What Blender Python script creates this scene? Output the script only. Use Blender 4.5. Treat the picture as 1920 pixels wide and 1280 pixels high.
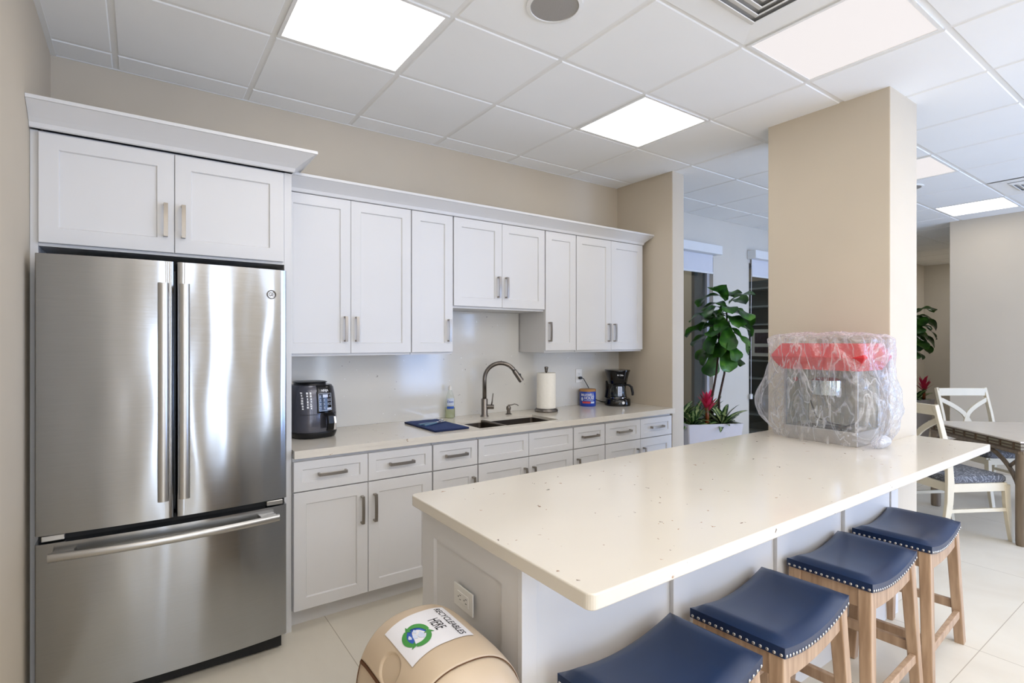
import bpy, bmesh, math, random
from mathutils import Vector, Matrix, noise
S = bpy.context.scene
for o in list(bpy.data.objects): bpy.data.objects.remove(o)
COL = S.collection
PI = math.pi
YAW = math.atan(990/1405)
CY, SY = math.cos(YAW), math.sin(YAW)

# ---------------------------------------------------------------- camera
cd = bpy.data.cameras.new('camera'); cam = bpy.data.objects.new('camera', cd); COL.objects.link(cam)
cd.sensor_width = 36; cd.lens = 36*990/1920; cd.clip_start = .02; cd.clip_end = 100
cam.location = (.337, -3.407, 1.46); cam.rotation_euler = (PI/2, 0, -YAW)
S.camera = cam
def cw(fw, r, z=0):            # camera-aligned floor coordinates to world (used only to measure where things stand)
    return (.337+r*CY+fw*SY, -3.407+fw*CY-r*SY, z)

# ---------------------------------------------------------------- view, world, daylight
S.view_settings.view_transform = 'Standard'; S.view_settings.look = 'None'
S.view_settings.gamma = 1; S.view_settings.use_curve_mapping = False
S.view_settings.exposure = 0.78
W = bpy.data.worlds.new('world'); S.world = W; W.use_nodes = True
wn = W.node_tree.nodes; wl = W.node_tree.links
bg = wn['Background']; bg.inputs[1].default_value = 1.6
bg.inputs[0].default_value = (.62, .76, 1.0, 1)
LAMP = 2.6          # emission of a lit ceiling panel
DAY = 26.0           # power per square metre of the daylight entering each window
CEIL = 2.86
SOUTH = -6.6
def area(name, loc, rot, sx, sy, power, col):
    l = bpy.data.lights.new(name, 'AREA'); l.shape = 'RECTANGLE'; l.size = sx; l.size_y = sy
    l.energy = power; l.color = col
    o = bpy.data.objects.new(name, l); COL.objects.link(o); o.location = loc; o.rotation_euler = rot
    return o
# windows of the room behind the camera (x0, x1, z0, z1)
WIN = [(.10,.36,.1,2.35),(1.00,1.14,.1,2.35),(1.84,2.02,.1,2.35),(3.0,3.15,.1,2.35),(4.6,5.6,.1,2.35),(6.1,7.9,.1,2.35)]
for a, b, c, d in WIN:
    area('window_daylight', ((a+b)/2, SOUTH+.03, (c+d)/2), (-PI/2, 0, PI), b-a, d-c, DAY*(b-a)*(d-c)*(.58 if a > 4 else .62), (.32,.52,1) if a > 4 else (.70,.82,1))

# ---------------------------------------------------------------- helpers
def lin(c):
    c = c/255
    return c/12.92 if c <= .04045 else ((c+.055)/1.055)**2.4
def rgb(r, g, b): return (lin(r), lin(g), lin(b), 1)
class NT:
    def __init__(s, name):
        s.m = bpy.data.materials.new(name); s.m.use_nodes = True
        s.t = s.m.node_tree; s.b = s.t.nodes['Principled BSDF']; s.out = s.t.nodes['Material Output']
    def n(s, kind, **kw):
        nd = s.t.nodes.new('ShaderNode'+kind)
        for k, v in kw.items():
            if k.startswith('i_'):
                nd.inputs[k[2:].replace('_', ' ')].default_value = v
            else: setattr(nd, k, v)
        return nd
    def l(s, a, b): s.t.links.new(a, b)
    def coord(s, scale=(1,1,1), kind='Object'):
        tc = s.n('TexCoord'); mp = s.n('Mapping'); mp.inputs['Scale'].default_value = scale
        s.l(tc.outputs[kind], mp.inputs[0]); return mp.outputs[0]
    def ramp(s, fac, stops):
        r = s.n('ValToRGB'); el = r.color_ramp.elements
        while len(el) < len(stops): el.new(.5)
        for e, (p, c) in zip(el, stops): e.position = p; e.color = c
        s.l(fac, r.inputs[0]); return r.outputs[0]
    def bump(s, h, strength=.2, dist=.01):
        b = s.n('Bump'); b.inputs['Strength'].default_value = strength; b.inputs['Distance'].default_value = dist
        s.l(h, b.inputs['Height']); s.l(b.outputs[0], s.b.inputs['Normal'])
def simple(name, c, rough=.5, metal=0, var=.04, scale=8, spec=.5, coat=0, trans=0, ior=1.45, bump=0):
    m = NT(name); b = m.b
    b.inputs['Roughness'].default_value = rough; b.inputs['Metallic'].default_value = metal
    b.inputs['Specular IOR Level'].default_value = spec; b.inputs['Coat Weight'].default_value = coat
    b.inputs['Coat Roughness'].default_value = .05
    b.inputs['Transmission Weight'].default_value = trans; b.inputs['IOR'].default_value = ior
    v = m.coord(); nz = m.n('TexNoise'); nz.inputs['Scale'].default_value = scale; m.l(v, nz.inputs[0])
    lo = tuple(x*(1-var) for x in c[:3])+(1,); hi = tuple(min(1, x*(1+var)) for x in c[:3])+(1,)
    m.l(m.ramp(nz.outputs[0], [(.3, lo), (.7, hi)]), b.inputs['Base Color'])
    if bump: m.bump(nz.outputs[0], bump, .003)
    return m.m
def quartz(name, base, dark, rough=.12, white=False):
    m = NT(name); v = m.coord()
    nz = m.n('TexNoise'); nz.inputs['Scale'].default_value = 3; m.l(v, nz.inputs[0])
    basec = m.ramp(nz.outputs[0], [(.35, tuple(x*.965 for x in base[:3])+(1,)), (.65, base)])
    # elongated flecks from a distorted cell pattern
    n2 = m.n('TexNoise'); n2.inputs['Scale'].default_value = 60; m.l(v, n2.inputs[0])
    mx = m.n('MixRGB', blend_type='LINEAR_LIGHT'); mx.inputs[0].default_value = .02; m.l(v, mx.inputs[1]); m.l(n2.outputs[1], mx.inputs[2])
    vo = m.n('TexVoronoi'); vo.inputs['Scale'].default_value = 22 if white else 19; m.l(mx.outputs[0], vo.inputs[0])
    f = m.ramp(vo.outputs['Distance'], [(.07, (1,1,1,1)), (.11, (0,0,0,1))])
    sel = m.n('SeparateColor'); m.l(vo.outputs['Color'], sel.inputs[0])
    gt = m.n('Math', operation='GREATER_THAN'); gt.inputs[1].default_value = .52; m.l(sel.outputs[0], gt.inputs[0])
    mu = m.n('Math', operation='MULTIPLY'); m.l(f, mu.inputs[0]); m.l(gt.outputs[0], mu.inputs[1])
    mc = m.n('MixRGB'); m.l(mu.outputs[0], mc.inputs[0]); m.l(basec, mc.inputs[1])
    dk = m.ramp(sel.outputs[1], [(.3, dark), (.75, tuple(min(1, x*4) for x in dark[:3])+(1,))] if not white else [(.45, dark), (.6, (1,1,1,1))])
    m.l(dk, mc.inputs[2]); m.l(mc.outputs[0], m.b.inputs['Base Color'])
    m.b.inputs['Roughness'].default_value = rough
    return m.m
def steel(name, c, rough=.28, aniso=.5, wav=0, streak=(1,1,120)):
    m = NT(name); b = m.b; b.inputs['Metallic'].default_value = 1; b.inputs['Base Color'].default_value = c
    b.inputs['Anisotropic'].default_value = aniso; b.inputs['Anisotropic Rotation'].default_value = .25
    tg = m.n('Tangent', direction_type='RADIAL', axis='Z'); m.l(tg.outputs[0], b.inputs['Tangent'])
    v = m.coord(streak); nz = m.n('TexNoise'); nz.inputs['Scale'].default_value = 9; nz.inputs['Detail'].default_value = 4; m.l(v, nz.inputs[0])
    r = m.n('MapRange'); r.inputs[3].default_value = rough-.05; r.inputs[4].default_value = rough+.06
    m.l(nz.outputs[0], r.inputs[0]); m.l(r.outputs[0], b.inputs['Roughness'])
    v2 = m.coord((3.2, 3.2, .9)); n2 = m.n('TexNoise'); n2.inputs['Scale'].default_value = 1.5; n2.inputs['Detail'].default_value = 1; m.l(v2, n2.inputs[0])
    cr = m.ramp(nz.outputs[0], [(.3, tuple(x*.93 for x in c[:3])+(1,)), (.7, c)]); m.l(cr, b.inputs['Base Color'])
    if wav: m.bump(n2.outputs[0], wav, .02)
    return m.m
def wood(name, c1, c2, scale=(1,1,.08), rough=.55):
    m = NT(name); v = m.coord(scale)
    nz = m.n('TexNoise'); nz.inputs['Scale'].default_value = 45; nz.inputs['Detail'].default_value = 5; m.l(v, nz.inputs[0])
    m.l(m.ramp(nz.outputs[0], [(.3, c1), (.7, c2)]), m.b.inputs['Base Color']); m.b.inputs['Roughness'].default_value = rough
    m.bump(nz.outputs[0], .08, .002); return m.m
def emis(name, c, s, base=None):
    m = NT(name); m.b.inputs['Base Color'].default_value = base or c; m.b.inputs['Emission Color'].default_value = c
    m.b.inputs['Emission Strength'].default_value = s; m.b.inputs['Roughness'].default_value = .6; return m.m
def glass(name, tint=(1,1,1,1), refl=.12):
    m = NT(name); m.t.nodes.remove(m.b)
    t = m.n('BsdfTransparent'); t.inputs[0].default_value = tint
    g = m.n('BsdfGlossy'); g.inputs['Roughness'].default_value = .02; g.inputs[0].default_value = (1,1,1,1)
    fr = m.n('Fresnel'); fr.inputs[0].default_value = 1.5
    mx = m.n('MixShader'); ge = m.n('NewGeometry'); iv = m.n('Math', operation='SUBTRACT'); iv.inputs[0].default_value = 1; m.l(ge.outputs['Backfacing'], iv.inputs[1])
    fm = m.n('Math', operation='MULTIPLY'); m.l(fr.outputs[0], fm.inputs[0]); m.l(iv.outputs[0], fm.inputs[1]); m.l(fm.outputs[0], mx.inputs[0]); m.l(t.outputs[0], mx.inputs[1]); m.l(g.outputs[0], mx.inputs[2])
    m.l(mx.outputs[0], m.out.inputs[0]); return m.m
def plastic_film(name):
    m = NT(name); m.t.nodes.remove(m.b)
    t = m.n('BsdfTransparent'); t.inputs[0].default_value = (.97,.97,.98,1)
    d = m.n('BsdfDiffuse'); d.inputs[0].default_value = (.9,.9,.92,1)
    tl = m.n('BsdfTranslucent'); tl.inputs[0].default_value = (.9,.9,.92,1)
    g = m.n('BsdfGlossy'); g.inputs['Roughness'].default_value = .12
    v = m.coord(); nz = m.n('TexNoise'); nz.inputs['Scale'].default_value = 14; nz.inputs['Detail'].default_value = 5; nz.inputs['Distortion'].default_value = 1.2; m.l(v, nz.inputs[0])
    bp = m.n('Bump'); bp.inputs['Strength'].default_value = .9; bp.inputs['Distance'].default_value = .02; m.l(nz.outputs[0], bp.inputs['Height'])
    for x in (d, tl, g): m.l(bp.outputs[0], x.inputs['Normal'])
    a = m.n('MixShader'); a.inputs[0].default_value = .5; m.l(d.outputs[0], a.inputs[1]); m.l(tl.outputs[0], a.inputs[2])
    lw = m.n('LayerWeight'); lw.inputs[0].default_value = .35; m.l(bp.outputs[0], lw.inputs['Normal'])
    mr = m.n('MapRange'); mr.inputs[3].default_value = .03; mr.inputs[4].default_value = .42; m.l(lw.outputs['Facing'], mr.inputs[0])
    v3 = m.coord((5, 5, 1.6)); n3 = m.n('TexNoise'); n3.inputs['Scale'].default_value = 1.7; n3.inputs['Detail'].default_value = 3; n3.inputs['Distortion'].default_value = 1.0; m.l(v3, n3.inputs[0])
    rg = m.ramp(n3.outputs[0], [(.44, (0,0,0,1)), (.485, (.5,.5,.5,1)), (.50, (.06,.06,.06,1)), (.57, (0,0,0,1)), (.60, (.3,.3,.3,1)), (.63, (0,0,0,1))])
    ad = m.n('Math', operation='ADD', use_clamp=True); m.l(mr.outputs[0], ad.inputs[0]); m.l(rg, ad.inputs[1])
    b = m.n('MixShader'); m.l(ad.outputs[0], b.inputs[0]); m.l(t.outputs[0], b.inputs[1]); m.l(a.outputs[0], b.inputs[2])
    c = m.n('MixShader'); c.inputs[0].default_value = .10; m.l(b.outputs[0], c.inputs[1]); m.l(g.outputs[0], c.inputs[2])
    m.l(c.outputs[0], m.out.inputs[0]); return m.m

def BM(): return bmesh.new()
def box(bm, x0, x1, y0, y1, z0, z1):
    v = [bm.verts.new((x, y, z)) for z in (z0, z1) for x, y in ((x0,y0),(x1,y0),(x1,y1),(x0,y1))]
    for f in ((3,2,1,0),(4,5,6,7),(0,1,5,4),(1,2,6,5),(2,3,7,6),(3,0,4,7)): bm.faces.new([v[i] for i in f])
    return v
def loft(bm, rings, cap=True, closed=True):
    R = [[bm.verts.new(p) for p in r] for r in rings]; n = len(R[0])
    for a, b in zip(R, R[1:]):
        for i in range(n if closed else n-1):
            j = (i+1) % n; bm.faces.new((a[i], a[j], b[j], b[i]))
    if cap and closed:
        bm.faces.new(R[0][::-1]); bm.faces.new(R[-1])
    return R
def circ(r, z, n=24, cx=0, cy=0, rx=None): return [(cx+(rx or r)*math.cos(2*PI*i/n), cy+r*math.sin(2*PI*i/n), z) for i in range(n)]
def lathe(bm, prof, n=28, cx=0, cy=0): return loft(bm, [circ(max(r, .0004), z, n, cx, cy) for r, z in prof])
def tube(bm, pts, r, n=10, taper=None):
    pts = [Vector(p) for p in pts]; rings = []; up = None
    for i, p in enumerate(pts):
        t = (pts[min(i+1, len(pts)-1)]-pts[max(i-1, 0)]).normalized()
        if up is None: up = Vector((0,0,1)) if abs(t.z) < .9 else Vector((1,0,0))
        a = t.cross(up).normalized(); b = a.cross(t).normalized(); up = b
        rr = r if taper is None else r*(1+(taper-1)*i/(len(pts)-1))
        rings.append([p+a*math.cos(2*PI*k/n)*rr+b*math.sin(2*PI*k/n)*rr for k in range(n)])
    loft(bm, rings)
def beam(bm, p0, p1, w0, d0, w1=None, d1=None, side=Vector((1,0,0))):
    """square bar from p0 to p1; w along 'side', d across"""
    p0, p1 = Vector(p0), Vector(p1); t = (p1-p0).normalized()
    b = t.cross(side).normalized(); a = b.cross(t).normalized()
    w1 = w1 or w0; d1 = d1 or d0
    loft(bm, [[p+a*sx*w/2+b*sy*d/2 for sx, sy in ((-1,-1),(1,-1),(1,1),(-1,1))] for p, w, d in ((p0,w0,d0),(p1,w1,d1))])
def ribbon(bm, pts, w, th, side):
    """rectangular section swept through pts; w along 'side'"""
    pts = [Vector(p) for p in pts]; side = Vector(side); rings = []
    for i, p in enumerate(pts):
        t = (pts[min(i+1, len(pts)-1)]-pts[max(i-1, 0)]).normalized()
        b = t.cross(side).normalized()
        ww = w[i] if isinstance(w, (list, tuple)) else w
        tt = th[i] if isinstance(th, (list, tuple)) else th
        rings.append([p+side*sx*ww/2+b*sy*tt/2 for sx, sy in ((-1,-1),(1,-1),(1,1),(-1,1))])
    loft(bm, rings)
def rrect(x0, x1, y0, y1, r, z, n=5):
    out = []
    for cx, cy, a0 in ((x1-r, y1-r, 0), (x0+r, y1-r, PI/2), (x0+r, y0+r, PI), (x1-r, y0+r, 1.5*PI)):
        for k in range(n+1):
            a = a0+k*PI/2/n; out.append((cx+r*math.cos(a), cy+r*math.sin(a), z))
    return out
def obj(name, bm, mat, parent=None, loc=None, rz=0, bevel=0, smooth=False, sub=0, seg=2):
    bmesh.ops.recalc_face_normals(bm, faces=bm.faces[:])
    me = bpy.data.meshes.new(name); bm.to_mesh(me); bm.free()
    for m in (mat if isinstance(mat, list) else [mat]): me.materials.append(m)
    if smooth:
        for p in me.polygons: p.use_smooth = True
    o = bpy.data.objects.new(name, me); COL.objects.link(o)
    if parent: o.parent = parent
    if loc: o.location = loc
    if rz: o.rotation_euler.z = rz
    if bevel:
        b = o.modifiers.new('bevel', 'BEVEL'); b.width = bevel; b.segments = seg; b.limit_method = 'ANGLE'; b.angle_limit = math.radians(40)
    if sub:
        s = o.modifiers.new('sub', 'SUBSURF'); s.levels = sub; s.render_levels = sub
    if smooth == 'auto':
        for p in me.polygons: p.use_smooth = True
        me.set_sharp_from_angle(angle=math.radians(40))
    return o
def tag(o, label, cat, group=None):
    o['label'] = label; o['category'] = cat
    if group: o['group'] = group
    return o
def thing(name, label, cat, loc=(0,0,0), rz=0, group=None):
    o = bpy.data.objects.new(name, None); o.empty_display_size = .05; COL.objects.link(o)
    o.location = loc; o.rotation_euler = (0, 0, rz); return tag(o, label, cat, group)
def struct(name, bm, mat, parent=None, bevel=0, loc=None):
    o = obj(name, bm, mat, parent, loc, bevel=bevel)
    if not parent: o['kind'] = 'structure'
    return o
def dup(root, loc=None, rz=None, label=None):
    r = root.copy(); COL.objects.link(r)
    if loc is not None: r.location = loc
    if rz is not None: r.rotation_euler.z = rz
    if label: r['label'] = label
    def rec(a, b):
        for ch in a.children:
            c = ch.copy(); COL.objects.link(c); c.parent = b; rec(ch, c)
    rec(root, r)
    return r
def text_bm(body, size, width=None, extrude=0, align='CENTER', bold=0, space=1.0, res=3):
    """text as a mesh in the x-y plane, centred on the origin"""
    cu = bpy.data.curves.new('t', 'FONT'); cu.body = body; cu.size = size; cu.align_x = align; cu.align_y = 'CENTER'
    cu.offset = bold; cu.space_character = space; cu.resolution_u = res; cu.extrude = extrude
    o = bpy.data.objects.new('t', cu); COL.objects.link(o)
    dg = bpy.context.evaluated_depsgraph_get(); me = bpy.data.meshes.new_from_object(o.evaluated_get(dg))
    bm = bmesh.new(); bm.from_mesh(me)
    bpy.data.objects.remove(o); bpy.data.meshes.remove(me); bpy.data.curves.remove(cu)
    bmesh.ops.triangulate(bm, faces=bm.faces[:])
    for _ in range(4):
        ed = [e for e in bm.edges if e.calc_length() > size*.22]
        if not ed: break
        bmesh.ops.subdivide_edges(bm, edges=ed, cuts=1); bmesh.ops.triangulate(bm, faces=bm.faces[:])
    xs = [v.co.x for v in bm.verts]
    if width and xs:
        c = (max(xs)+min(xs))/2; k = width/(max(xs)-min(xs))
        for v in bm.verts: v.co.x = (v.co.x-c)*k
    return bm
def remap(bm, f):
    for v in bm.verts: v.co = Vector(f(v.co.x, v.co.y, v.co.z))
    return bm
def join(a, b):
    me = bpy.data.meshes.new('j'); b.to_mesh(me); b.free(); a.from_mesh(me); bpy.data.meshes.remove(me); return a

# ---------------------------------------------------------------- materials
M = {}
M['wall'] = simple('beige_wall_paint', rgb(206,194,175), .75, var=.015, scale=3, spec=.3)
M['wall_grey'] = simple('greige_wall_paint', rgb(212,207,197), .75, var=.015, scale=3, spec=.3)
M['white_paint'] = simple('white_cabinet_paint', rgb(219,217,215), .38, var=.008, scale=4, spec=.45)
M['trim_white'] = simple('white_trim_paint', rgb(238,237,234), .45, var=.008, scale=4)
M['tile'] = simple('acoustic_tile', rgb(245,245,244), .9, var=.012, scale=2, spec=.1)
M['grid'] = simple('white_grid_metal', rgb(238,237,234), .5, var=.01, spec=.3)
M['quartz'] = quartz('speckled_cream_quartz', rgb(222,214,200), rgb(92,74,58), .13)
M['splash'] = quartz('speckled_grey_quartz', rgb(222,219,212), rgb(120,112,104), .10, white=True)
M['steel'] = steel('brushed_stainless', rgb(174,176,179), .16, .85, wav=.42)
M['steel_plain'] = simple('satin_stainless', rgb(190,188,184), .3, metal=1, var=.01)
M['nickel'] = steel('brushed_nickel', rgb(158,150,140), .34, .2)
M['gunmetal'] = steel('dark_brushed_nickel', rgb(128,122,116), .3, .2)
M['sinksteel'] = steel('sink_steel', rgb(112,103,95), .32, .2)
M['black'] = simple('black_plastic', rgb(14,14,16), .28, var=.1)
M['blackgloss'] = simple('gloss_black_plastic', rgb(6,6,7), .12, var=.1)
M['darkrub'] = simple('dark_rubber', rgb(22,22,23), .6, var=.1)
M['shadow'] = simple('unlit_recess_lining', rgb(30,30,30), .8, var=.1)
M['fryer'] = simple('charcoal_metallic_plastic', rgb(88,88,96), .25, metal=.6, var=.05, coat=.4)
M['chrome'] = simple('chrome', rgb(225,225,228), .08, metal=1, var=.01)
M['whiteink'] = simple('white_print', rgb(235,235,235), .5, var=.01)
M['blackink'] = simple('black_print', rgb(24,24,26), .5, var=.01)
M['paper'] = simple('white_paper', rgb(232,230,232), .45, var=.01, coat=.25)
M['green'] = simple('green_print', rgb(66,142,62), .5, var=.08, scale=30)
M['blueink'] = simple('blue_print', rgb(44,86,170), .5, var=.25, scale=40)
M['landink'] = simple('light_blue_print', rgb(205,213,230), .5, var=.05, scale=60)
M['bin'] = simple('tan_plastic', rgb(200,179,152), .42, var=.02)
M['outlet'] = simple('white_plastic', rgb(236,233,226), .35, var=.01)
M['toweling'] = simple('paper_towel', rgb(246,241,230), .9, var=.02, scale=60, bump=.4)
M['napkin'] = simple('navy_cloth', rgb(42,60,108), .85, var=.12, scale=90, bump=.3)
M['napkin_edge'] = simple('navy_cloth_hem', rgb(24,36,74), .85, var=.1, scale=60)
M['openergrip'] = simple('slate_blue_plastic', rgb(84,116,142), .3, var=.05)
M['canblue'] = simple('blue_can_print', rgb(28,66,168), .35, var=.05, coat=.2)
M['canlid'] = simple('tan_plastic_lid', rgb(176,128,72), .45, var=.04)
M['redink'] = simple('red_print', rgb(196,70,66), .5, var=.05)
M['soap'] = simple('pale_yellow_soap', rgb(214,216,180), .15, var=.02, trans=.75, ior=1.35)
M['clear'] = glass('clear_plastic', (.93,.95,.93,1))
M['glass'] = glass('window_glass', (.80,.84,.85,1))
M['jar'] = glass('clear_glass', (.9,.93,.93,1))
M['light_on'] = emis('lit_panel', (1,.975,.95,1), LAMP)
M['light_dim'] = emis('dimmer_lit_panel', (1,.94,.93,1), .47, (.12,.12,.12,1))
M['spk'] = simple('speaker_grille', rgb(158,154,149), .7, var=.05, scale=300)
M['ventshadow'] = simple('vent_gap_shade', rgb(176,174,171), .9)
M['stoolwood'] = wood('weathered_oak', rgb(158,128,100), rgb(193,163,133))
M['leather'] = simple('navy_leather', rgb(14,38,72), .33, var=.12, scale=6, spec=.55, bump=.03)
M['nail'] = simple('pewter_nailhead', rgb(200,198,194), .25, metal=1, var=.02)
M['cream'] = simple('cream_painted_wood', rgb(216,204,178), .42, var=.02)
M['tablewood'] = wood('taupe_rattan', rgb(104,88,70), rgb(132,116,96), rough=.5)
M['tabletop'] = simple('cream_table_top', rgb(208,196,180), .25, var=.02)
M['fret'] = simple('pale_fret_panel', rgb(160,150,124), .5, var=.05)
M['fretline'] = simple('dark_bronze_line', rgb(92,74,54), .5, var=.1)
M['popred'] = simple('red_enamel', rgb(196,34,40), .3, var=.03, coat=.3)
M['soil'] = simple('potting_soil', rgb(24,18,13), .95, var=.4, scale=60, bump=.6)
M['planter'] = simple('white_planter_fiberglass', rgb(212,209,214), .3, var=.01)
M['bark'] = simple('dark_bark', rgb(66,46,36), .85, var=.3, scale=30, bump=.5)
M['blind'] = simple('white_roller_fabric', rgb(214,216,224), .8, var=.01)
M['blindbox'] = simple('white_blind_cassette', rgb(226,228,230), .5, var=.01)
M['frame_grey'] = simple('grey_window_frame', rgb(186,186,190), .45, var=.02)
M['frame_dark'] = simple('dark_grey_jamb', rgb(84,84,80), .5, var=.03)
M['shelf'] = simple('blue_grey_shelf', rgb(150,162,168), .5, var=.03)
M['shelf_back'] = simple('slate_shelf_back', rgb(92,106,114), .6, var=.06)
M['poster'] = simple('dark_picture_print', rgb(60,50,70), .6, var=.5, scale=22)
def leafmat(name, c1, c2, c3=None, rough=.35, stripes=False):
    m = NT(name); v = m.coord(); nz = m.n('TexNoise'); nz.inputs['Scale'].default_value = 9; nz.inputs['Detail'].default_value = 3; m.l(v, nz.inputs[0])
    st = [(.35, c1), (.6, c2)] + ([(.75, c3)] if c3 else [])
    m.l(m.ramp(nz.outputs[0], st), m.b.inputs['Base Color'])
    m.b.inputs['Roughness'].default_value = rough
    m.b.inputs['Subsurface Weight'].default_value = 0
    return m.m
M['fig'] = leafmat('fig_leaf', rgb(26,62,18), rgb(54,104,26), rgb(92,138,42))
M['agl'] = leafmat('variegated_leaf_edge', rgb(24,58,20), rgb(46,84,32))
M['agl2'] = leafmat('variegated_leaf_centre', rgb(120,150,84), rgb(186,200,138))
M['brom'] = leafmat('bromeliad_flower', rgb(176,24,66), rgb(206,40,80), rgb(190,60,40), .5)
M['brom_low'] = leafmat('bromeliad_stem', rgb(96,66,22), rgb(150,60,24))
def fabric():
    m = NT('grey_blue_paisley'); v = m.coord()
    nz = m.n('TexNoise'); nz.inputs['Scale'].default_value = 8; nz.inputs['Distortion'].default_value = 2.6; nz.inputs['Detail'].default_value = 2; m.l(v, nz.inputs[0])
    w = m.n('Math', operation='MULTIPLY'); w.inputs[1].default_value = 7; m.l(nz.outputs[0], w.inputs[0])
    fr = m.n('Math', operation='FRACT'); m.l(w.outputs[0], fr.inputs[0])
    m.l(m.ramp(fr.outputs[0], [(.1, rgb(82,83,87)), (.45, rgb(112,113,117)), (.5, rgb(168,169,173)), (.66, rgb(104,105,110)), (.95, rgb(78,79,84))]), m.b.inputs['Base Color'])
    m.b.inputs['Roughness'].default_value = .8; return m.m
M['paisley'] = fabric()
def floormat():
    m = NT('beige_porcelain_floor'); tc = m.n('TexCoord'); sp = m.n('SeparateXYZ'); m.l(tc.outputs['Object'], sp.inputs[0])
    def line(out, off, size):
        a = m.n('Math', operation='ADD'); a.inputs[1].default_value = off; m.l(out, a.inputs[0])
        p = m.n('Math', operation='PINGPONG'); p.inputs[1].default_value = size/2; m.l(a.outputs[0], p.inputs[0])
        c = m.n('Math', operation='LESS_THAN'); c.inputs[1].default_value = .0018; m.l(p.outputs[0], c.inputs[0]); return c.outputs[0]
    g = m.n('Math', operation='MAXIMUM'); m.l(line(sp.outputs[0], 60*1.22-1.14, 1.22), g.inputs[0]); m.l(line(sp.outputs[1], 60*1.22+.20, 1.22), g.inputs[1])
    v = m.coord(); nz = m.n('TexNoise'); nz.inputs['Scale'].default_value = 1.6; nz.inputs['Detail'].default_value = 6; nz.inputs['Distortion'].default_value = .8; m.l(v, nz.inputs[0])
    base = m.ramp(nz.outputs[0], [(.3, rgb(216,206,188)), (.5, rgb(226,218,202)), (.72, rgb(219,210,193))])
    mx = m.n('MixRGB'); m.l(g.outputs[0], mx.inputs[0]); m.l(base, mx.inputs[1]); mx.inputs[2].default_value = rgb(176,164,144)
    m.l(mx.outputs[0], m.b.inputs['Base Color']); m.b.inputs['Roughness'].default_value = .36; return m.m
M['floor'] = floormat()

# ---------------------------------------------------------------- the room shell
XL = -.02; XE = 12.24
bm = BM(); box(bm, XL-.15, XE+.15, SOUTH-.15, 3.2, -.1, 0); struct('floor', bm, M['floor'])
bm = BM(); box(bm, XL-.15, XL, SOUTH-.15, .15, 0, CEIL+.1); struct('wall_left', bm, M['wall'])
bm = BM(); box(bm, XL, 3.92, 0, .15, 0, CEIL+.1); struct('wall_back', bm, M['wall'])
bm = BM(); box(bm, 3.92, 4.07, -.615, .15, 0, CEIL+.1); struct('wall_right', bm, M['wall'], bevel=.006)
bm = BM(); box(bm, 3.70, 4.09, -2.235, -1.545, 0, CEIL+.1); struct('wall_column', bm, M['wall'], bevel=.006)
bm = BM(); box(bm, 8.1, 12.2, SOUTH, -1.30, 0, CEIL+.1); struct('wall_dining', bm, M['wall'], bevel=.006)
bm = BM(); box(bm, XE, XE+.15, SOUTH, 3.2, 0, CEIL+.1); struct('wall_far', bm, M['wall_grey'])
# wall with the two tall glazed openings
OW = [(4.55, 5.69, .06, 2.42), (6.42, 7.5, .06, 2.42)]
bm = BM(); x = 4.07
for a, b, c, d in OW:
    box(bm, x, a, .2, .35, 0, CEIL+.1); box(bm, a, b, .2, .35, 0, c); box(bm, a, b, .2, .35, d, CEIL+.1); x = b
box(bm, x, XE, .2, .35, 0, CEIL+.1)
struct('wall_window', bm, M['wall_grey'])
for k, (a, b, c, d) in enumerate(OW):
    e = bpy.data.objects.new('window_%d' % (k+1), None); COL.objects.link(e); e.location = ((a+b)/2, .275, c); e['kind'] = 'structure'
    w = (b-a)/2; h = d-c
    bm = BM()
    box(bm, -w, -w+.05, -.03, .03, 0, h); box(bm, w-.05, w, -.03, .03, 0, h); box(bm, -w+.05, w-.05, -.03, .03, 0, .07); box(bm, -w+.05, w-.05, -.03, .03, h-.05, h)
    obj('window_frame', bm, M['frame_grey'], e, bevel=.003)
    bm = BM(); box(bm, -w+.05, w-.05, -.004, .004, .07, h-.05); obj('pane', bm, M['glass'], e)
    if k == 0:
        bm = BM(); box(bm, w-.20, w-.05, .03, .07, 0, h); obj('jamb', bm, M['frame_dark'], e)
# rooms behind the glass
bm = BM(); box(bm, 4.07, 8.3, 2.75, 2.9, 0, CEIL); struct('wall_office', bm, M['wall'])
bm = BM(); box(bm, 4.07, 4.2, .35, 2.75, 0, CEIL); box(bm, 8.2, 8.3, .35, 2.75, 0, CEIL); box(bm, 6.28, 6.36, .35, 2.75, 0, CEIL); struct('wall_office_side', bm, M['wall'])
# wall behind the camera, pierced by windows
bm = BM(); x = XL
for a, b, c, d in WIN:
    box(bm, x, a, SOUTH-.15, SOUTH, 0, CEIL+.1); box(bm, a, b, SOUTH-.15, SOUTH, 0, c); box(bm, a, b, SOUTH-.15, SOUTH, d, CEIL+.1); x = b
box(bm, x, XE, SOUTH-.15, SOUTH, 0, CEIL+.1); struct('wall_front', bm, M['wall'])

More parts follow.
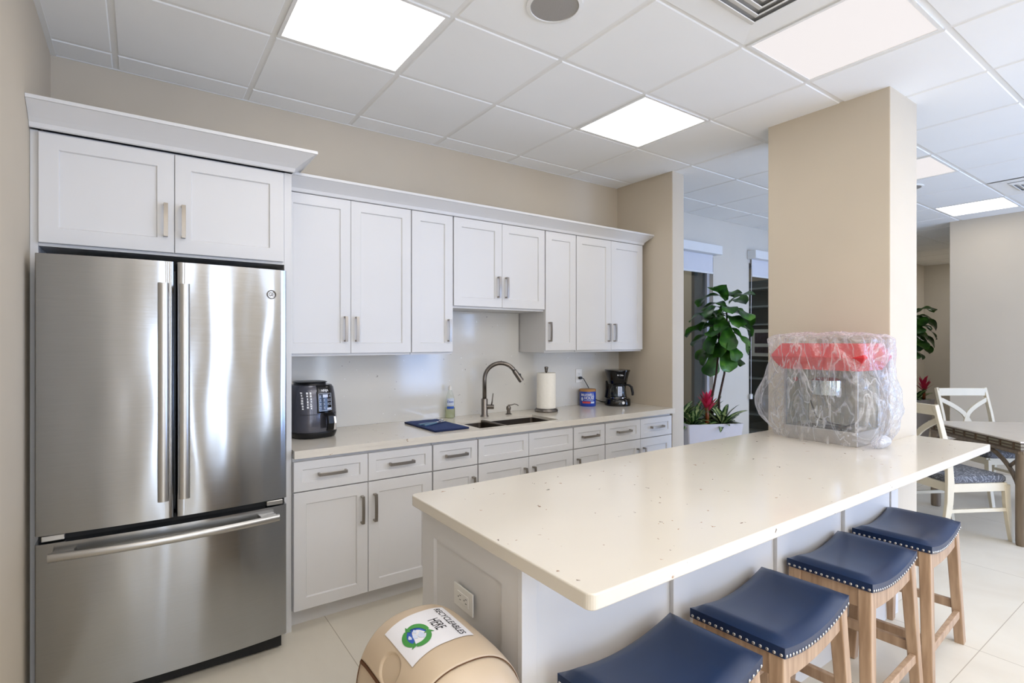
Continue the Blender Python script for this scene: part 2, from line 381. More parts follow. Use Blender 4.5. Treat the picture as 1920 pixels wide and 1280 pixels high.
# ---------------------------------------------------------------- ceiling
GX = [.235-.61, .236, .838, 1.443, 2.053, 2.674, 3.29, 3.925, 4.55, 5.19, 5.842, 6.48, 7.16, 7.78, 8.4, 9.02, 9.64, 10.26, 10.88, 11.5, 12.12, 12.7]
GY = [2.86-.0, 2.25, 1.64, 1.03, .43, -.187, -.80, -1.403, -1.99, -2.60, -3.2, -3.81, -4.42, -5.03, -5.64, -6.25, -6.86]
LIGHTS = {(8,2):'on', (11,2):'on', (2,6):'on', (5,6):'on', (5,8):'dim', (9,7):'dim', (12,7):'on', (0,9):'on', (2,9):'on', (4,9):'on', (0,11):'on', (2,11):'on', (4,11):'on', (6,11):'on', (8,11):'on', (0,13):'on', (2,13):'on', (4,13):'on', (6,13):'on', (8,13):'on', (0,15):'on', (2,15):'on', (4,15):'on', (6,15):'on', (8,15):'on', (1,10):'on', (3,10):'on', (5,10):'on', (7,10):'on', (9,10):'on', (1,12):'on', (3,12):'on', (5,12):'on', (7,12):'on', (9,12):'on', (1,14):'on', (3,14):'on', (5,14):'on', (7,14):'on', (9,14):'on', (17,6):'on', (18,6):'on', (19,6):'on', (9,2):'on', (12,2):'dim'}  # all cells missing from LAB are unseen panels added to brighten the rooms
VENTS = {(4,8), (11,8)}
bm = BM()
def clip_cell(x0, x1, y0, y1):
    x0 = max(x0, XL); x1 = min(x1, XE); y0 = max(y0, SOUTH)
    y1 = min(y1, .0 if x1 < 4.0 else (.2 if y0 < .2 else 2.75))
    return (x0, x1, y0, y1) if x1-x0 > .03 and y1-y0 > .03 else None
for i in range(len(GX)-1):
    for j in range(len(GY)-1):
        if (i, j) in LIGHTS or (i, j) in VENTS: continue
        c = clip_cell(GX[i], GX[i+1], GY[j+1], GY[j])
        if not c: continue
        g = .0115; b = .009; x0, x1, y0, y1 = c; x0 += g; x1 -= g; y0 += g; y1 -= g
        if x1-x0 < .03 or y1-y0 < .03: continue
        loft(bm, [[(x0,y0,CEIL+.012),(x1,y0,CEIL+.012),(x1,y1,CEIL+.012),(x0,y1,CEIL+.012)],
                  [(x0,y0,CEIL+.004),(x1,y0,CEIL+.004),(x1,y1,CEIL+.004),(x0,y1,CEIL+.004)],
                  [(x0+b*.5,y0+b*.5,CEIL),(x1-b*.5,y0+b*.5,CEIL),(x1-b*.5,y1-b*.5,CEIL),(x0+b*.5,y1-b*.5,CEIL)]])
ceil = struct('ceiling', bm, M['tile'])
bm = BM(); box(bm, XL-.1, XE+.1, SOUTH-.1, 3.2, CEIL+.0045, CEIL+.06)
obj('ceiling_grid', bm, M['grid'], ceil)
bm = BM()          # wall angle running round the kitchen walls
box(bm, XL, XL+.022, SOUTH, 0, CEIL-.002, CEIL+.008); box(bm, XL, 3.92, -.006, 0, CEIL-.001, CEIL+.008)
obj('wall_angle', bm, M['grid'], ceil)
LAB = {(2,6):'bright square ceiling light panel nearest the fridge cabinets', (5,6):'bright square ceiling light panel above the sink side of the island',
       (5,8):'dimmer pinkish ceiling light panel beside the square air diffuser', (9,7):'dim ceiling light panel partly hidden by the column',
       (12,7):'bright ceiling light panel beside the far dining wall'}
for (i, j), kind in LIGHTS.items():
    x0, x1, y0, y1 = GX[i]+.012, GX[i+1]-.012, GY[j+1]+.012, GY[j]-.012
    t = thing('ceiling_light', LAB.get((i, j), 'square lit ceiling panel added out of sight to brighten the rooms'), 'ceiling light', ((x0+x1)/2, (y0+y1)/2, CEIL+.0045))
    if (i, j) not in LAB: t['group'] = 'unseen ceiling panels added for light'
    wx, wy = (x1-x0)/2, (y1-y0)/2; fr = .016
    bm = BM()
    for a, b, c, d in ((-wx,wx,-wy,-wy+fr),(-wx,wx,wy-fr,wy),(-wx,-wx+fr,-wy+fr,wy-fr),(wx-fr,wx,-wy+fr,wy-fr)): box(bm, a, b, c, d, -.008, 0)
    obj('frame', bm, M['trim_white'], t)
    bm = BM(); box(bm, -wx+fr, wx-fr, -wy+fr, wy-fr, -.005, 0)
    obj('diffuser', bm, M['light_on' if kind == 'on' else 'light_dim'], t)
def vent(i, j, label):
    x0, x1, y0, y1 = GX[i]+.012, GX[i+1]-.012, GY[j+1]+.012, GY[j]-.012
    t = thing('ceiling_diffuser', label, 'air vent', ((x0+x1)/2, (y0+y1)/2, CEIL+.0045)); w = min(x1-x0, y1-y0)/2
    wx, wy = (x1-x0)/2, (y1-y0)/2; inner = .19
    bm = BM(); R0 = [(-wx,-wy,-.008),(wx,-wy,-.008),(wx,wy,-.008),(-wx,wy,-.008)]; R1 = [(-inner,-inner,-.002),(inner,-inner,-.002),(inner,inner,-.002),(-inner,inner,-.002)]
    loft(bm, [R0, R1], cap=False); obj('frame', bm, M['trim_white'], t)
    bm = BM(); box(bm, -inner, inner, -inner, inner, -.001, 0); obj('gap_shade_plate', bm, M['ventshadow'], t)  # flat grey sheet standing in for the shade between the louvers
    for k in range(5):
        a = inner-.004-k*.038; bm = BM()
        if k == 4: box(bm, -a, a, -a, a, -.014, -.008)
        else:
            rr = [[(-q,-q,z),(q,-q,z),(q,q,z),(-q,q,z)] for q, z in ((a, -.006), (a-.028, -.020), (a-.031, -.018), (a-.004, -.003))]
            loft(bm, rr, cap=False)
        obj('louver', bm, M['trim_white'], t)
vent(4, 8, 'white square louvred ceiling diffuser at the top edge beside the pinkish light')
vent(11, 8, 'white louvred ceiling diffuser near the right edge above the dining area')
def speaker(x, y, r, label):
    t = thing('ceiling_speaker', label, 'speaker', (x, y, CEIL))
    bm = BM(); loft(bm, [circ(r, 0, 40), circ(r, -.006, 40), circ(r*.86, -.009, 40), circ(r*.85, -.004, 40)], cap=False); obj('rim', bm, M['trim_white'], t, smooth='auto')
    bm = BM(); lathe(bm, [(r*.85, -.001), (r*.85, -.005), (r*.4, -.007), (0, -.008)], 40); obj('grille', bm, M['spk'], t, smooth='auto')
speaker(1.75, -1.71, .118, 'round white ceiling speaker at the top edge above the island')
speaker(6.05, -1.56, .11, 'round ceiling speaker seen just right of the column')

# ---------------------------------------------------------------- cabinetry
def shaker(w, h, rail=.060, th=.02, dep=.008):
    """door lying in x 0..w, z 0..h, front face at y=-th, back at y=0"""
    bm = BM(); f = -th
    def ring(x0, x1, z0, z1, y): return [bm.verts.new(p) for p in ((x0,y,z0),(x1,y,z0),(x1,y,z1),(x0,y,z1))]
    A = ring(0, w, 0, h, 0); B = ring(0, w, 0, h, f+.0018); C0 = ring(.0018, w-.0018, .0018, h-.0018, f)
    D = ring(rail, w-rail, rail, h-rail, f); E_ = ring(rail+.004, w-rail-.004, rail+.004, h-rail-.004, f+dep)
    for P, Q in ((A,B),(B,C0),(C0,D),(D,E_)):
        for i in range(4): bm.faces.new((P[i], P[(i+1)%4], Q[(i+1)%4], Q[i]))
    bm.faces.new(E_); bm.faces.new(A[::-1]); return bm
def pull(L=.15, horiz=False):
    """bar pull, centred, standing off towards -y"""
    bm = BM(); n = 8; h = L/2
    pts = [(0, -.026-.004*math.cos(PI*k/n-PI/2), -h+L*k/n) for k in range(n+1)]
    ribbon(bm, pts, .016, .006, (1,0,0))
    box(bm, -.008, .008, -.028, 0, -h, -h+.009); box(bm, -.008, .008, -.028, 0, h-.009, h)
    if horiz: remap(bm, lambda x, y, z: (z, y, x))
    return bm
pull_mesh = {}
def add_pull(parent, x, y, z, horiz=False, L=.15, mat='nickel'):
    k = (horiz, L, mat)
    if k not in pull_mesh:
        o = obj('handle', pull(L, horiz), M[mat], parent, (x, y, z), bevel=.001); pull_mesh[k] = o.data
        return o
    o = bpy.data.objects.new('handle', pull_mesh[k]); COL.objects.link(o); o.parent = parent; o.location = (x, y, z); return o
def upper(label, x0, x1, z0, z1, doors, y_front=-.33, hz=None, hside=None, hl=.145, pad=0.0):
    t = thing('wall_cabinet', label, 'cabinet', (x0, 0, z0)); w = x1-x0; h = z1-z0
    bm = BM(); box(bm, .0005, w-.0005, y_front, 0, 0, h); obj('body', bm, M['white_paint'], t)
    g = .002; dw = (w-pad*2-g*(doors+1))/doors
    for k in range(doors):
        d = obj('door', shaker(dw, h-.014-.004, .058), M['white_paint'], t, (pad+g+k*(dw+g), y_front-.001, .014))
        if doors == 2: hx = dw-.032 if k == 0 else .032
        else: hx = dw-.032 if hside == 'r' else .032
        add_pull(d, hx, -.02, .14 if hz is None else hz, L=hl)
    return t
upper('white two-door wall cabinet next to the fridge surround, over the air fryer', .962, 1.722, 1.378, 2.285, 2)
upper('narrow single-door white wall cabinet left of the short sink cabinet', 1.724, 2.018, 1.378, 2.285, 1, hside='r')
upper('short two-door white wall cabinet above the sink', 2.022, 2.790, 1.682, 2.285, 2, hz=.14)
upper('narrow single-door white wall cabinet right of the short sink cabinet', 2.795, 3.098, 1.378, 2.285, 1, hside='l')
upper('white two-door wall cabinet in the corner over the coffee maker', 3.101, 3.862, 1.378, 2.285, 2)
def crown(name, label, x0, x1, yf, z0, h, proj, lend, rend):
    """sprung cove moulding along the front with a mitred return at each free end"""
    prof = [(0, 0), (.006, .004), (.010, .02)] + [(.010+(proj-.018)*(s**1.0), .02+(h-.034)*(s**.9)) for s in (.2,.4,.6,.8,1)] + [(proj, h-.014), (proj, h)]
    bm = BM(); rings = []
    for o, z in prof:
        rings.append([(x0-(o if lend else 0), 0 if lend else yf-o, z0+z), (x0-(o if lend else 0), yf-o, z0+z), (x1+(o if rend else 0), yf-o, z0+z), (x1+(o if rend else 0), 0, z0+z)])
    R = loft(bm, rings, cap=False, closed=False)
    bm.faces.new(R[-1][::-1]) if lend else bm.faces.new([R[-1][1], R[-1][2], R[-1][3], bm.verts.new((x0, 0, z0+h))])
    return tag(obj(name, bm, M['white_paint'], bevel=0), label, 'crown molding')
crown('crown_molding', 'long white crown molding along the top of the lower wall cabinets', .964, 3.862, -.352, 2.283, .085, .075, False, True)
crown('crown_molding', 'short white crown molding on top of the taller fridge cabinet', XL+.001, .962, -.622, 2.302, .098, .095, False, True)
# fridge surround
bm = BM(); box(bm, XL+.0005, .006, -.60, -.001, 0, 2.302); tag(obj('side_panel', bm, M['white_paint'], bevel=.0015), 'tall white side panel between the left wall and the fridge', 'panel')
bm = BM(); box(bm, .925, .960, -.60, -.001, 0, 2.302); tag(obj('side_panel', bm, M['white_paint'], bevel=.0015), 'tall white side panel between the fridge and the base cabinets', 'panel')
t = thing('wall_cabinet', 'deep two-door white cabinet above the stainless fridge', 'cabinet', (.0065, 0, 1.842))
bm = BM(); box(bm, 0, .918, -.599, -.001, 0, .459); obj('body', bm, M['white_paint'], t)
for k in range(2):
    d = obj('door', shaker(.4585-.0045, .438, .062), M['white_paint'], t, (.001+k*.4565, -.6, .012)); add_pull(d, .422 if k == 0 else .032, -.02, .14, L=.145)
# base cabinets
def base(label, x0, x1, doors, drawers, false_front=False, hside='r', hor=.145):
    t = thing('base_cabinet', label, 'cabinet', (x0, 0, 0)); w = x1-x0
    bm = BM()
    if false_front:
        for q in ((.0005,.0185,-.60,-.001,.10,.893),(w-.0185,w-.0005,-.60,-.001,.10,.893),(.0185,w-.0185,-.60,-.001,.10,.118),(.0185,w-.0185,-.012,-.001,.118,.893),(.0185,w-.0185,-.60,-.593,.118,.893)): box(bm, *q)
    else: box(bm, .0005, w-.0005, -.60, -.001, .10, .893)
    obj('body', bm, M['white_paint'], t)
    bm = BM(); box(bm, .0005, w-.0005, -.535, -.02, 0, .10); obj('toe_kick', bm, M['white_paint'], t)
    g = .003; dw = (w-g*(doors+1))/doors; rw = (w-g*(drawers+1))/drawers
    for k in range(drawers):
        r = obj('drawer', shaker(rw, .150, .042), M['white_paint'], t, (g+k*(rw+g), -.601, .704))
        if false_front: r.name = 'false_drawer_front'
        else: add_pull(r, rw/2, -.02, .077, True, hor)
    for k in range(doors):
        d = obj('door', shaker(dw, .594, .060), M['white_paint'], t, (g+k*(dw+g), -.601, .104))
        if doors == 2: hx = dw-.034 if k == 0 else .034
        else: hx = dw-.034 if hside == 'r' else .034
        add_pull(d, hx, -.02, .455, L=.148)
    return t
base('white base cabinet beside the fridge with two drawers over two doors', .962, 1.733, 2, 2)
base('narrow white base cabinet left of the sink base with one drawer', 1.735, 2.043, 1, 1, hside='r')
base('white sink base cabinet with two plain false drawer fronts', 2.045, 2.828, 2, 2, True)
base('narrow white base cabinet right of the sink base with one drawer', 2.830, 3.140, 1, 1, hside='l', hor=.155)
base('white corner base cabinet beneath the coffee maker with two drawers', 3.142, 3.905, 2, 2)
# worktop with a sink opening
SX0, SX1, SY0, SY1 = 2.085, 2.735, -.575, -.262
bm = BM(); z0, z1 = .894, .914
out = [(.964, -.001), (3.918, -.001), (3.918, -.642), (.964, -.642)]
for (xa, xb, ya, yb) in ((.964, SX0, -.642, -.001), (SX1, 3.918, -.642, -.001), (SX0, SX1, SY1, -.001), (SX0, SX1, -.642, SY0)):
    box(bm, xa, xb, ya, yb, z0, z1)
box(bm, .964, 3.918, -.642, -.604, .874, .8945)
tag(obj('worktop', bm, M['quartz']), 'long speckled cream quartz worktop along the back wall, cut out for the sink', 'worktop')
bm = BM(); box(bm, .962, 3.90, -.0205, -.0005, .9145, 1.377); box(bm, 2.024, 2.788, -.0205, -.0005, 1.377, 1.681)
box(bm, 3.90, 3.919, -.0205, -.0005, .9145, 1.377)
tag(obj('backsplash', bm, M['splash']), 'glossy grey speckled quartz backsplash between worktop and wall cabinets', 'backsplash')
# sink, double bowl
t = thing('undermount_sink', 'double-bowl stainless undermount sink set into the back worktop', 'sink', ((SX0+SX1)/2, (SY0+SY1)/2, .894))
def bowl(x0, x1, y0, y1, d):
    bm = BM(); r = .022
    loft(bm, [rrect(x0-.012, x1+.012, y0-.012, y1+.012, r, -.0005), rrect(x0, x1, y0, y1, r, -.0005), rrect(x0+.003, x1-.003, y0+.003, y1-.003, r, -d+.02), rrect(x0+.016, x1-.016, y0+.016, y1-.016, r, -d)], cap=False)
    fs = bm.faces.new([bm.verts.new(p) for p in rrect(x0+.016, x1-.016, y0+.016, y1-.016, r, -d)]); return bm
hw, hh = (SX1-SX0)/2, (SY1-SY0)/2
obj('bowl', bowl(-hw, -hw+.20, -hh, hh, .17), M['sinksteel'], t, smooth='auto')
obj('bowl', bowl(-hw+.225, hw, -hh, hh, .20), M['sinksteel'], t, smooth='auto')
bm = BM(); box(bm, -hw+.20, -hw+.225, -hh, hh, -.03, .018); obj('divider', bm, M['sinksteel'], t, bevel=.006)
for cx in (-hw+.10, .11):
    bm = BM(); lathe(bm, [(.038,-.199 if cx > 0 else -.169),(.036,-.196 if cx > 0 else -.166),(.02,-.198 if cx > 0 else -.168),(0,-.198 if cx > 0 else -.168)], 20); obj('drain', bm, M['chrome'], t, smooth=True)
# faucet
t = thing('kitchen_faucet', 'brushed dark nickel gooseneck faucet with pull-down spray at the sink', 'faucet', (2.39, -.145, .914), -YAW)
bm = BM(); lathe(bm, [(.031,0),(.031,.004),(.026,.012),(.0235,.016),(.0235,.125),(.021,.13),(.0155,.132)]); obj('base_body', bm, M['gunmetal'], t, smooth='auto')
bm = BM(); R = .118; pts = [(0,0,.125),(0,0,.27)] + [(R-R*math.cos(a), 0, .27+R*math.sin(a)) for a in [PI*k/18 for k in range(1, 16)]]
tube(bm, pts, .0150, 16); obj('spout', bm, M['gunmetal'], t, smooth=True)
e = Vector(pts[-1]); dr = (Vector(pts[-1])-Vector(pts[-2])).normalized()
bm = BM(); tube(bm, [e-dr*.004, e+dr*.02, e+dr*.05, e+dr*.085], .0175, 16, 1.15); tube(bm, [e+dr*.083, e+dr*.09], .0165, 16)
sp = obj('spray_head', bm, M['gunmetal'], t, smooth='auto')
bm = BM(); p = e+dr*.045+Vector((dr.z*-1, 0, dr.x))*.016; bmesh.ops.create_uvsphere(bm, u_segments=12, v_segments=8, radius=.007, matrix=Matrix.Translation(p) @ Matrix.Diagonal((1,1,1.8,1))); obj('spray_button', bm, M['black'], sp, smooth=True)
bm = BM(); tube(bm, [(.018,0,.070),(.066,0,.070)], .017, 18); tube(bm, [(.066,0,.070),(.069,0,.070)], .0155, 18); hd = obj('handle_hub', bm, M['gunmetal'], t, smooth='auto')
bm = BM(); tube(bm, [(.052,0,.085),(.056,0,.11),(.063,0,.168)], .0055, 8, .75); obj('lever', bm, M['gunmetal'], hd, smooth=True)
t = thing('soap_dispenser', 'small dark nickel built-in soap pump right of the faucet', 'soap dispenser', (2.60, -.150, .914), -YAW+.1)
bm = BM(); lathe(bm, [(.024,0),(.024,.005),(.014,.010),(.013,.03),(.017,.036),(.018,.05),(.015,.06),(.006,.064),(.005,.072)]); obj('pump_body', bm, M['gunmetal'], t, smooth='auto')
bm = BM(); tube(bm, [(0,0,.068),(.02,0,.069),(.045,0,.076),(.062,0,.073),(.075,0,.064)], .0045, 8, .8); obj('nozzle', bm, M['gunmetal'], t, smooth=True)
# paper towel holder and roll
PX, PY = 2.935, -.185
t = thing('paper_towel_holder', 'brushed metal countertop paper towel stand with a round base', 'paper towel holder', (PX, PY, .914))
bm = BM(); lathe(bm, [(.088,0),(.092,.008),(.088,.02),(.080,.026),(.05,.024),(0,.024)], 40); obj('base', bm, M['gunmetal'], t, smooth='auto')
bm = BM(); tube(bm, [(0,0,.02),(0,0,.31)], .006, 10); obj('rod', bm, M['gunmetal'], t, smooth=True)
bm = BM(); lathe(bm, [(.007,.306),(.012,.312),(.011,.32),(.015,.336),(.016,.344),(.012,.349),(0,.350)], 18); obj('finial', bm, M['gunmetal'], t, smooth=True)
bm = BM(); zt = .275
R = [circ(.020,.001,36), circ(.0735,.001,36), circ(.0745,.006,36), circ(.0745,zt-.004,36), circ(.0725,zt,36), circ(.020,zt,36)]
loft(bm, R, cap=False)
loft(bm, [circ(.020,zt,36), circ(.020,.001,36)], cap=False)
tag(obj('paper_towel_roll', bm, M['toweling'], None, (PX, PY, .9405), smooth='auto'), 'white roll of paper towel standing on its metal holder', 'paper towel')
# dish soap bottle
t = thing('dish_soap_bottle', 'clear dish soap bottle with a blue label against the backsplash', 'bottle', (2.145, -.075, .9142), -YAW*.6)
def oval(prof, n=24, ay=.62): return [[(r*math.cos(2*PI*i/n), r*ay*math.sin(2*PI*i/n), z) for i in range(n)] for r, z in prof]
bprof = [(.030,0),(.036,.004),(.037,.05),(.033,.09),(.034,.12),(.030,.15),(.018,.185),(.012,.20),(.0115,.205)]
bm = BM(); loft(bm, oval(bprof)); obj('bottle_body', bm, M['clear'], t, smooth='auto')
bm = BM(); loft(bm, oval([(.028,.003),(.0335,.008),(.0345,.05),(.0325,.075),(.031,.078)])); obj('liquid', bm, M['soap'], t, smooth='auto')
bm = BM(); lathe(bm, [(.0125,.200),(.0125,.218),(.010,.226),(.006,.228),(.006,.234),(0,.234)], 18); obj('cap', bm, M['outlet'], t, smooth='auto')
def on_bottle(u, v, off=.0012):
    a = -PI/2+u/.033; r = .035; return ((r+off)*math.cos(a), (r*.62+off)*math.sin(a), v)
bm = BM(); bmesh.ops.create_grid(bm, x_segments=10, y_segments=4, size=.5); remap(bm, lambda x, y, z: on_bottle(x*.048, .118+y*.05)); obj('label_oval', bm, M['landink'], t)
obj('label_text', remap(text_bm('Dawn', .026, .040, bold=.0003), lambda x, y, z: on_bottle(x, .118+y*.9, .0022)), M['blueink'], t)
bm = BM(); bmesh.ops.create_grid(bm, x_segments=10, y_segments=4, size=.5); remap(bm, lambda x, y, z: on_bottle(x*.05, .077+y*.018)); obj('label_band', bm, M['blueink'], t)
# folded towel and can opener
t = thing('folded_napkin', 'folded navy blue cloth lying on the worktop left of the sink', 'cloth', (1.90, -.335, .9145), .02)
bm = BM(); n = 12
for lay, (dx, sc) in enumerate(((0,1),(.003,.985),(-.004,.99))):
    top = []; bot = []
    z = .0015+lay*.0042
    V = [[bm.verts.new(((i/n-.5)*.235*sc+dx, (j/n-.5)*.43*sc, z+.0015*math.sin(i*1.1+lay)*math.sin(j*.9)*(i in (0,n) or j in (0,n) or 1)*.6)) for j in range(n+1)] for i in range(n+1)]
    for i in range(n):
        for j in range(n): bm.faces.new((V[i][j], V[i+1][j], V[i+1][j+1], V[i][j+1]))
nap = obj('cloth_layers', bm, M['napkin'], t); so = nap.modifiers.new('s', 'SOLIDIFY'); so.thickness = .003; so.offset = 0
bm = BM(); tube(bm, [(-.116,-.214,.006),(.0,-.216,.006),(.116,-.214,.006)], .0055, 8); tube(bm, [(-.118,-.21,.006),(-.118,.0,.006),(-.117,.21,.006)], .0055, 8); obj('rolled_hem', bm, M['napkin_edge'], t, smooth=True)
t = thing('can_opener', 'metal can opener with slate blue grips lying on the folded navy cloth', 'can opener', (1.915, -.315, .931), .25)
for s in (-1, 1):
    bm = BM(); ribbon(bm, [(-.125,s*.026,.0),(-.08,s*.022,.001),(-.03,s*.012,.002),(.0,s*.006,.003)], [.016,.018,.014,.010], .009, (0,1,0)); obj('grip', bm, M['openergrip'], t, bevel=.002, label=None) if False else obj('grip', bm, M['openergrip'], t, bevel=.002)
bm = BM(); box(bm, -.01, .065, -.014, .014, .002, .006); lathe(bm, [(.013,.006),(.013,.012),(0,.012)], 20, .045, .004); lathe(bm, [(.008,.006),(.008,.014),(0,.014)], 14, .02, -.006); obj('head', bm, M['chrome'], t, bevel=.001)
bm = BM(); tube(bm, [(.03,-.03,.019),(.03,.035,.019)], .0045, 8); tube(bm, [(.03,0,.012),(.03,0,.019)], .004, 8); obj('turn_key', bm, M['chrome'], t, smooth=True)
# coffee can
t = thing('coffee_can', 'blue coffee can with a tan lid beside the coffee maker', 'can', (3.452, -.105, .9142))
bm = BM(); lathe(bm, [(.066,0),(.068,.003),(.068,.125),(.066,.128)], 40); obj('can_body', bm, M['canblue'], t, smooth='auto')
bm = BM(); lathe(bm, [(.0695,.124),(.070,.126),(.070,.140),(.067,.143),(0,.143)], 40); obj('lid', bm, M['canlid'], t, smooth='auto')
VA = math.atan2(-3.30, -3.11)
def on_can(u, v, off=.0012, r=.068, a0=None):
    a = (VA if a0 is None else a0)+u/r; return ((r+off)*math.cos(a), (r+off)*math.sin(a), v)
obj('label_text', join(remap(text_bm('MAXWELL', .032, .118, bold=.0004), lambda x, y, z: on_can(x, .096+y)), remap(text_bm('HOUSE', .032, .088, bold=.0004), lambda x, y, z: on_can(x+.014, .070+y))), M['whiteink'], t)
bm = BM(); bmesh.ops.create_grid(bm, x_segments=14, y_segments=1, size=.5); remap(bm, lambda x, y, z: on_can(x*.07-.012, .034+y*.016)); obj('label_panel', bm, M['redink'], t)
bm = BM(); bmesh.ops.create_grid(bm, x_segments=14, y_segments=1, size=.5); remap(bm, lambda x, y, z: on_can(x*.035+.044, .034+y*.016)); b2 = BM(); bmesh.ops.create_grid(b2, x_segments=14, y_segments=1, size=.5); remap(b2, lambda x, y, z: on_can(x*.085+.01, .051+y*.003)); join(bm, b2)
b3 = BM(); bmesh.ops.create_circle(b3, cap_ends=True, segments=18, radius=.011); remap(b3, lambda x, y, z: on_can(x-.050, .062+y*1.5)); join(bm, b3); obj('label_marks', bm, M['landink'], t)
# wall outlet behind the can
def outlet(parent_loc, rz, label, horiz=False):
    t = thing('wall_outlet', label, 'outlet', parent_loc, rz)
    bm = BM(); box(bm, -.035, .035, -.005, 0, -.058, .058); pl = obj('cover_plate', bm, M['outlet'], t, bevel=.002)
    bm = BM(); box(bm, -.017, .017, -.0065, -.004, -.034, .034); obj('receptacle', bm, M['outlet'], t, bevel=.001)
    bm = BM()
    for s in (-1, 1):
        box(bm, -.0075, -.0055, -.0069, -.006, s*.018-.001, s*.018+.007); box(bm, .0055, .0075, -.0069, -.006, s*.018-.001, s*.018+.007); box(bm, -.002, .002, -.0069, -.006, s*.018-.010, s*.018-.006)
    obj('slots', bm, M['darkrub'], t)
    return t
outlet((3.425, -.0206, 1.165), 0, 'white wall outlet in the backsplash with the black plug')
# coffee maker
KX, KY = 3.705, -.205
KR = -YAW*1.05
t = thing('coffee_maker', 'black drip coffee maker with glass carafe at the right end of the worktop', 'coffee maker', (KX, KY, .9142), KR)
def sup(cx, cy, hx, hy, z, n=32, e=2.6):
    out = []
    for i in range(n):
        a = 2*PI*i/n; c, s = math.cos(a), math.sin(a)
        out.append((cx+hx*math.copysign(abs(c)**(2/e), c), cy+hy*math.copysign(abs(s)**(2/e), s), z))
    return out
bm = BM(); loft(bm, [sup(0,0,.108,.125,0), sup(0,0,.110,.127,.012), sup(0,0,.108,.124,.052), sup(0,0,.100,.115,.062), sup(0,0,.07,.08,.063)]); obj('base', bm, M['blackgloss'], t, smooth='auto')
bm = BM(); loft(bm, [sup(0,.085,.098,.036,.055), sup(0,.085,.088,.036,.13), sup(0,.085,.088,.036,.20)]); obj('water_tank', bm, M['blackgloss'], t, smooth='auto')
bm = BM(); loft(bm, [sup(0,.01,.078,.10,.182), sup(0,.005,.082,.112,.20), sup(0,0,.086,.118,.235), sup(0,0,.100,.125,.285), sup(0,0,.106,.128,.297), sup(0,0,.104,.126,.304), sup(0,0,.05,.06,.308)]); hdp = obj('brew_head', bm, M['blackgloss'], t, smooth='auto')
obj('logo_text', remap(text_bm('Mr. Coffee', .018, .050, bold=.0001), lambda x, y, z: (x+.005, -.1262, .262+y)), M['whiteink'], hdp)
bm = BM(); lathe(bm, [(.058,.066),(.066,.075),(.070,.10),(.066,.135),(.052,.17),(.048,.178)], 32, 0, -.035); bmesh.ops.delete(bm, geom=[f for f in bm.faces if len(f.verts) > 4], context='FACES'); cf = obj('carafe', bm, M['jar'], t, smooth=True)
bm = BM(); lathe(bm, [(.051,.168),(.053,.172),(.053,.182),(0,.184)], 32, 0, -.035); obj('carafe_collar', bm, M['black'], cf, smooth='auto')
bm = BM(); ribbon(bm, [(.050,-.045,.175),(.085,-.062,.178),(.108,-.070,.160),(.118,-.075,.11),(.117,-.076,.088)], .022, [.012,.016,.018,.018,.014], (.6,.8,0)); obj('carafe_handle', bm, M['black'], cf, bevel=.004)
bm = BM(); lathe(bm, [(.060,.063),(.066,.066),(.066,.070),(0,.070)], 32, 0, -.035); obj('warming_plate', bm, M['chrome'], t, smooth='auto')
bm = BM(); box(bm, -.012, .022, -.1045, -.1035, .085, .165)
obj('measure_scale', bm, M['landink'], cf)
bm = BM()
for k in range(6): box(bm, -.006, .014, -.1049, -.1044, .092+k*.012, .0945+k*.012)
obj('scale_marks', bm, M['blackink'], cf)
bm = BM(); tube(bm, [(.03,-.122,.03),(.03,-.130,.031)], .012, 20); obj('power_button', bm, M['whiteink'], t, smooth='auto')
inv = Matrix.Rotation(-KR, 4, 'Z') @ Matrix.Translation((-KX, -KY, -.9142))
wp = [(3.425,-.030,1.147),(3.425,-.052,1.148),(3.445,-.060,1.142),(3.49,-.058,1.085),(3.54,-.055,1.02),(3.575,-.052,.965),(3.60,-.055,.95),(3.64,-.07,.935),(3.67,-.09,.93)]
bm = BM(); tube(bm, [inv @ Vector(p) for p in wp], .0035, 8); cdz = obj('power_cord', bm, M['black'], t, smooth=True)
bm = BM(); tube(bm, [inv @ Vector((3.425,-.028,1.147)), inv @ Vector((3.425,-.056,1.149))], .012, 8); obj('plug', bm, M['black'], cdz, smooth='auto')
# air fryer
FX, FY, FR = 1.150, -.215, .18
t = thing('air_fryer', 'charcoal and black air fryer with chrome-trimmed basket handle beside the fridge', 'air fryer', (FX, FY, .9142), FR)
E = 3.0
def fs(k, z, sx=.124, sy=.150): return sup(0, 0, sx*k, sy*k, z, 40, E)
FP = [(.97,.030),(1.0,.05),(1.0,.10),(.985,.15),(.96,.20),(.92,.25),(.87,.285),(.80,.298)]
bm = BM(); loft(bm, [fs(k, z) for k, z in FP]); obj('housing', bm, M['fryer'], t, smooth='auto')
bm = BM(); loft(bm, [fs(.86,0), fs(.95,.006), fs(1.008,.028), fs(1.008,.034), fs(.99,.036)]); obj('base', bm, M['black'], t, smooth='auto')
bm = BM(); loft(bm, [sup(0,.01,.085,.10,.292), sup(0,.01,.078,.095,.306), sup(0,.01,.088,.105,.311), sup(0,.01,.08,.095,.315)]); obj('top_vent', bm, M['black'], t, smooth='auto')
def on_fryer(x, z, off=.001):
    """front of the housing (local -y), x measured along the front"""
    zs = [p[1] for p in FP]; k = 1
    for (k0, a), (k1, b) in zip(FP, FP[1:]):
        if a <= z <= b: k = k0+(k1-k0)*(z-a)/(b-a)
    if z > FP[-1][1]: k = FP[-1][0]
    hx, hy = .124*k, .150*k; xx = max(-.999, min(.999, x/hx))
    return (x, -(hy*(1-abs(xx)**E)**(1/E))-off, z)
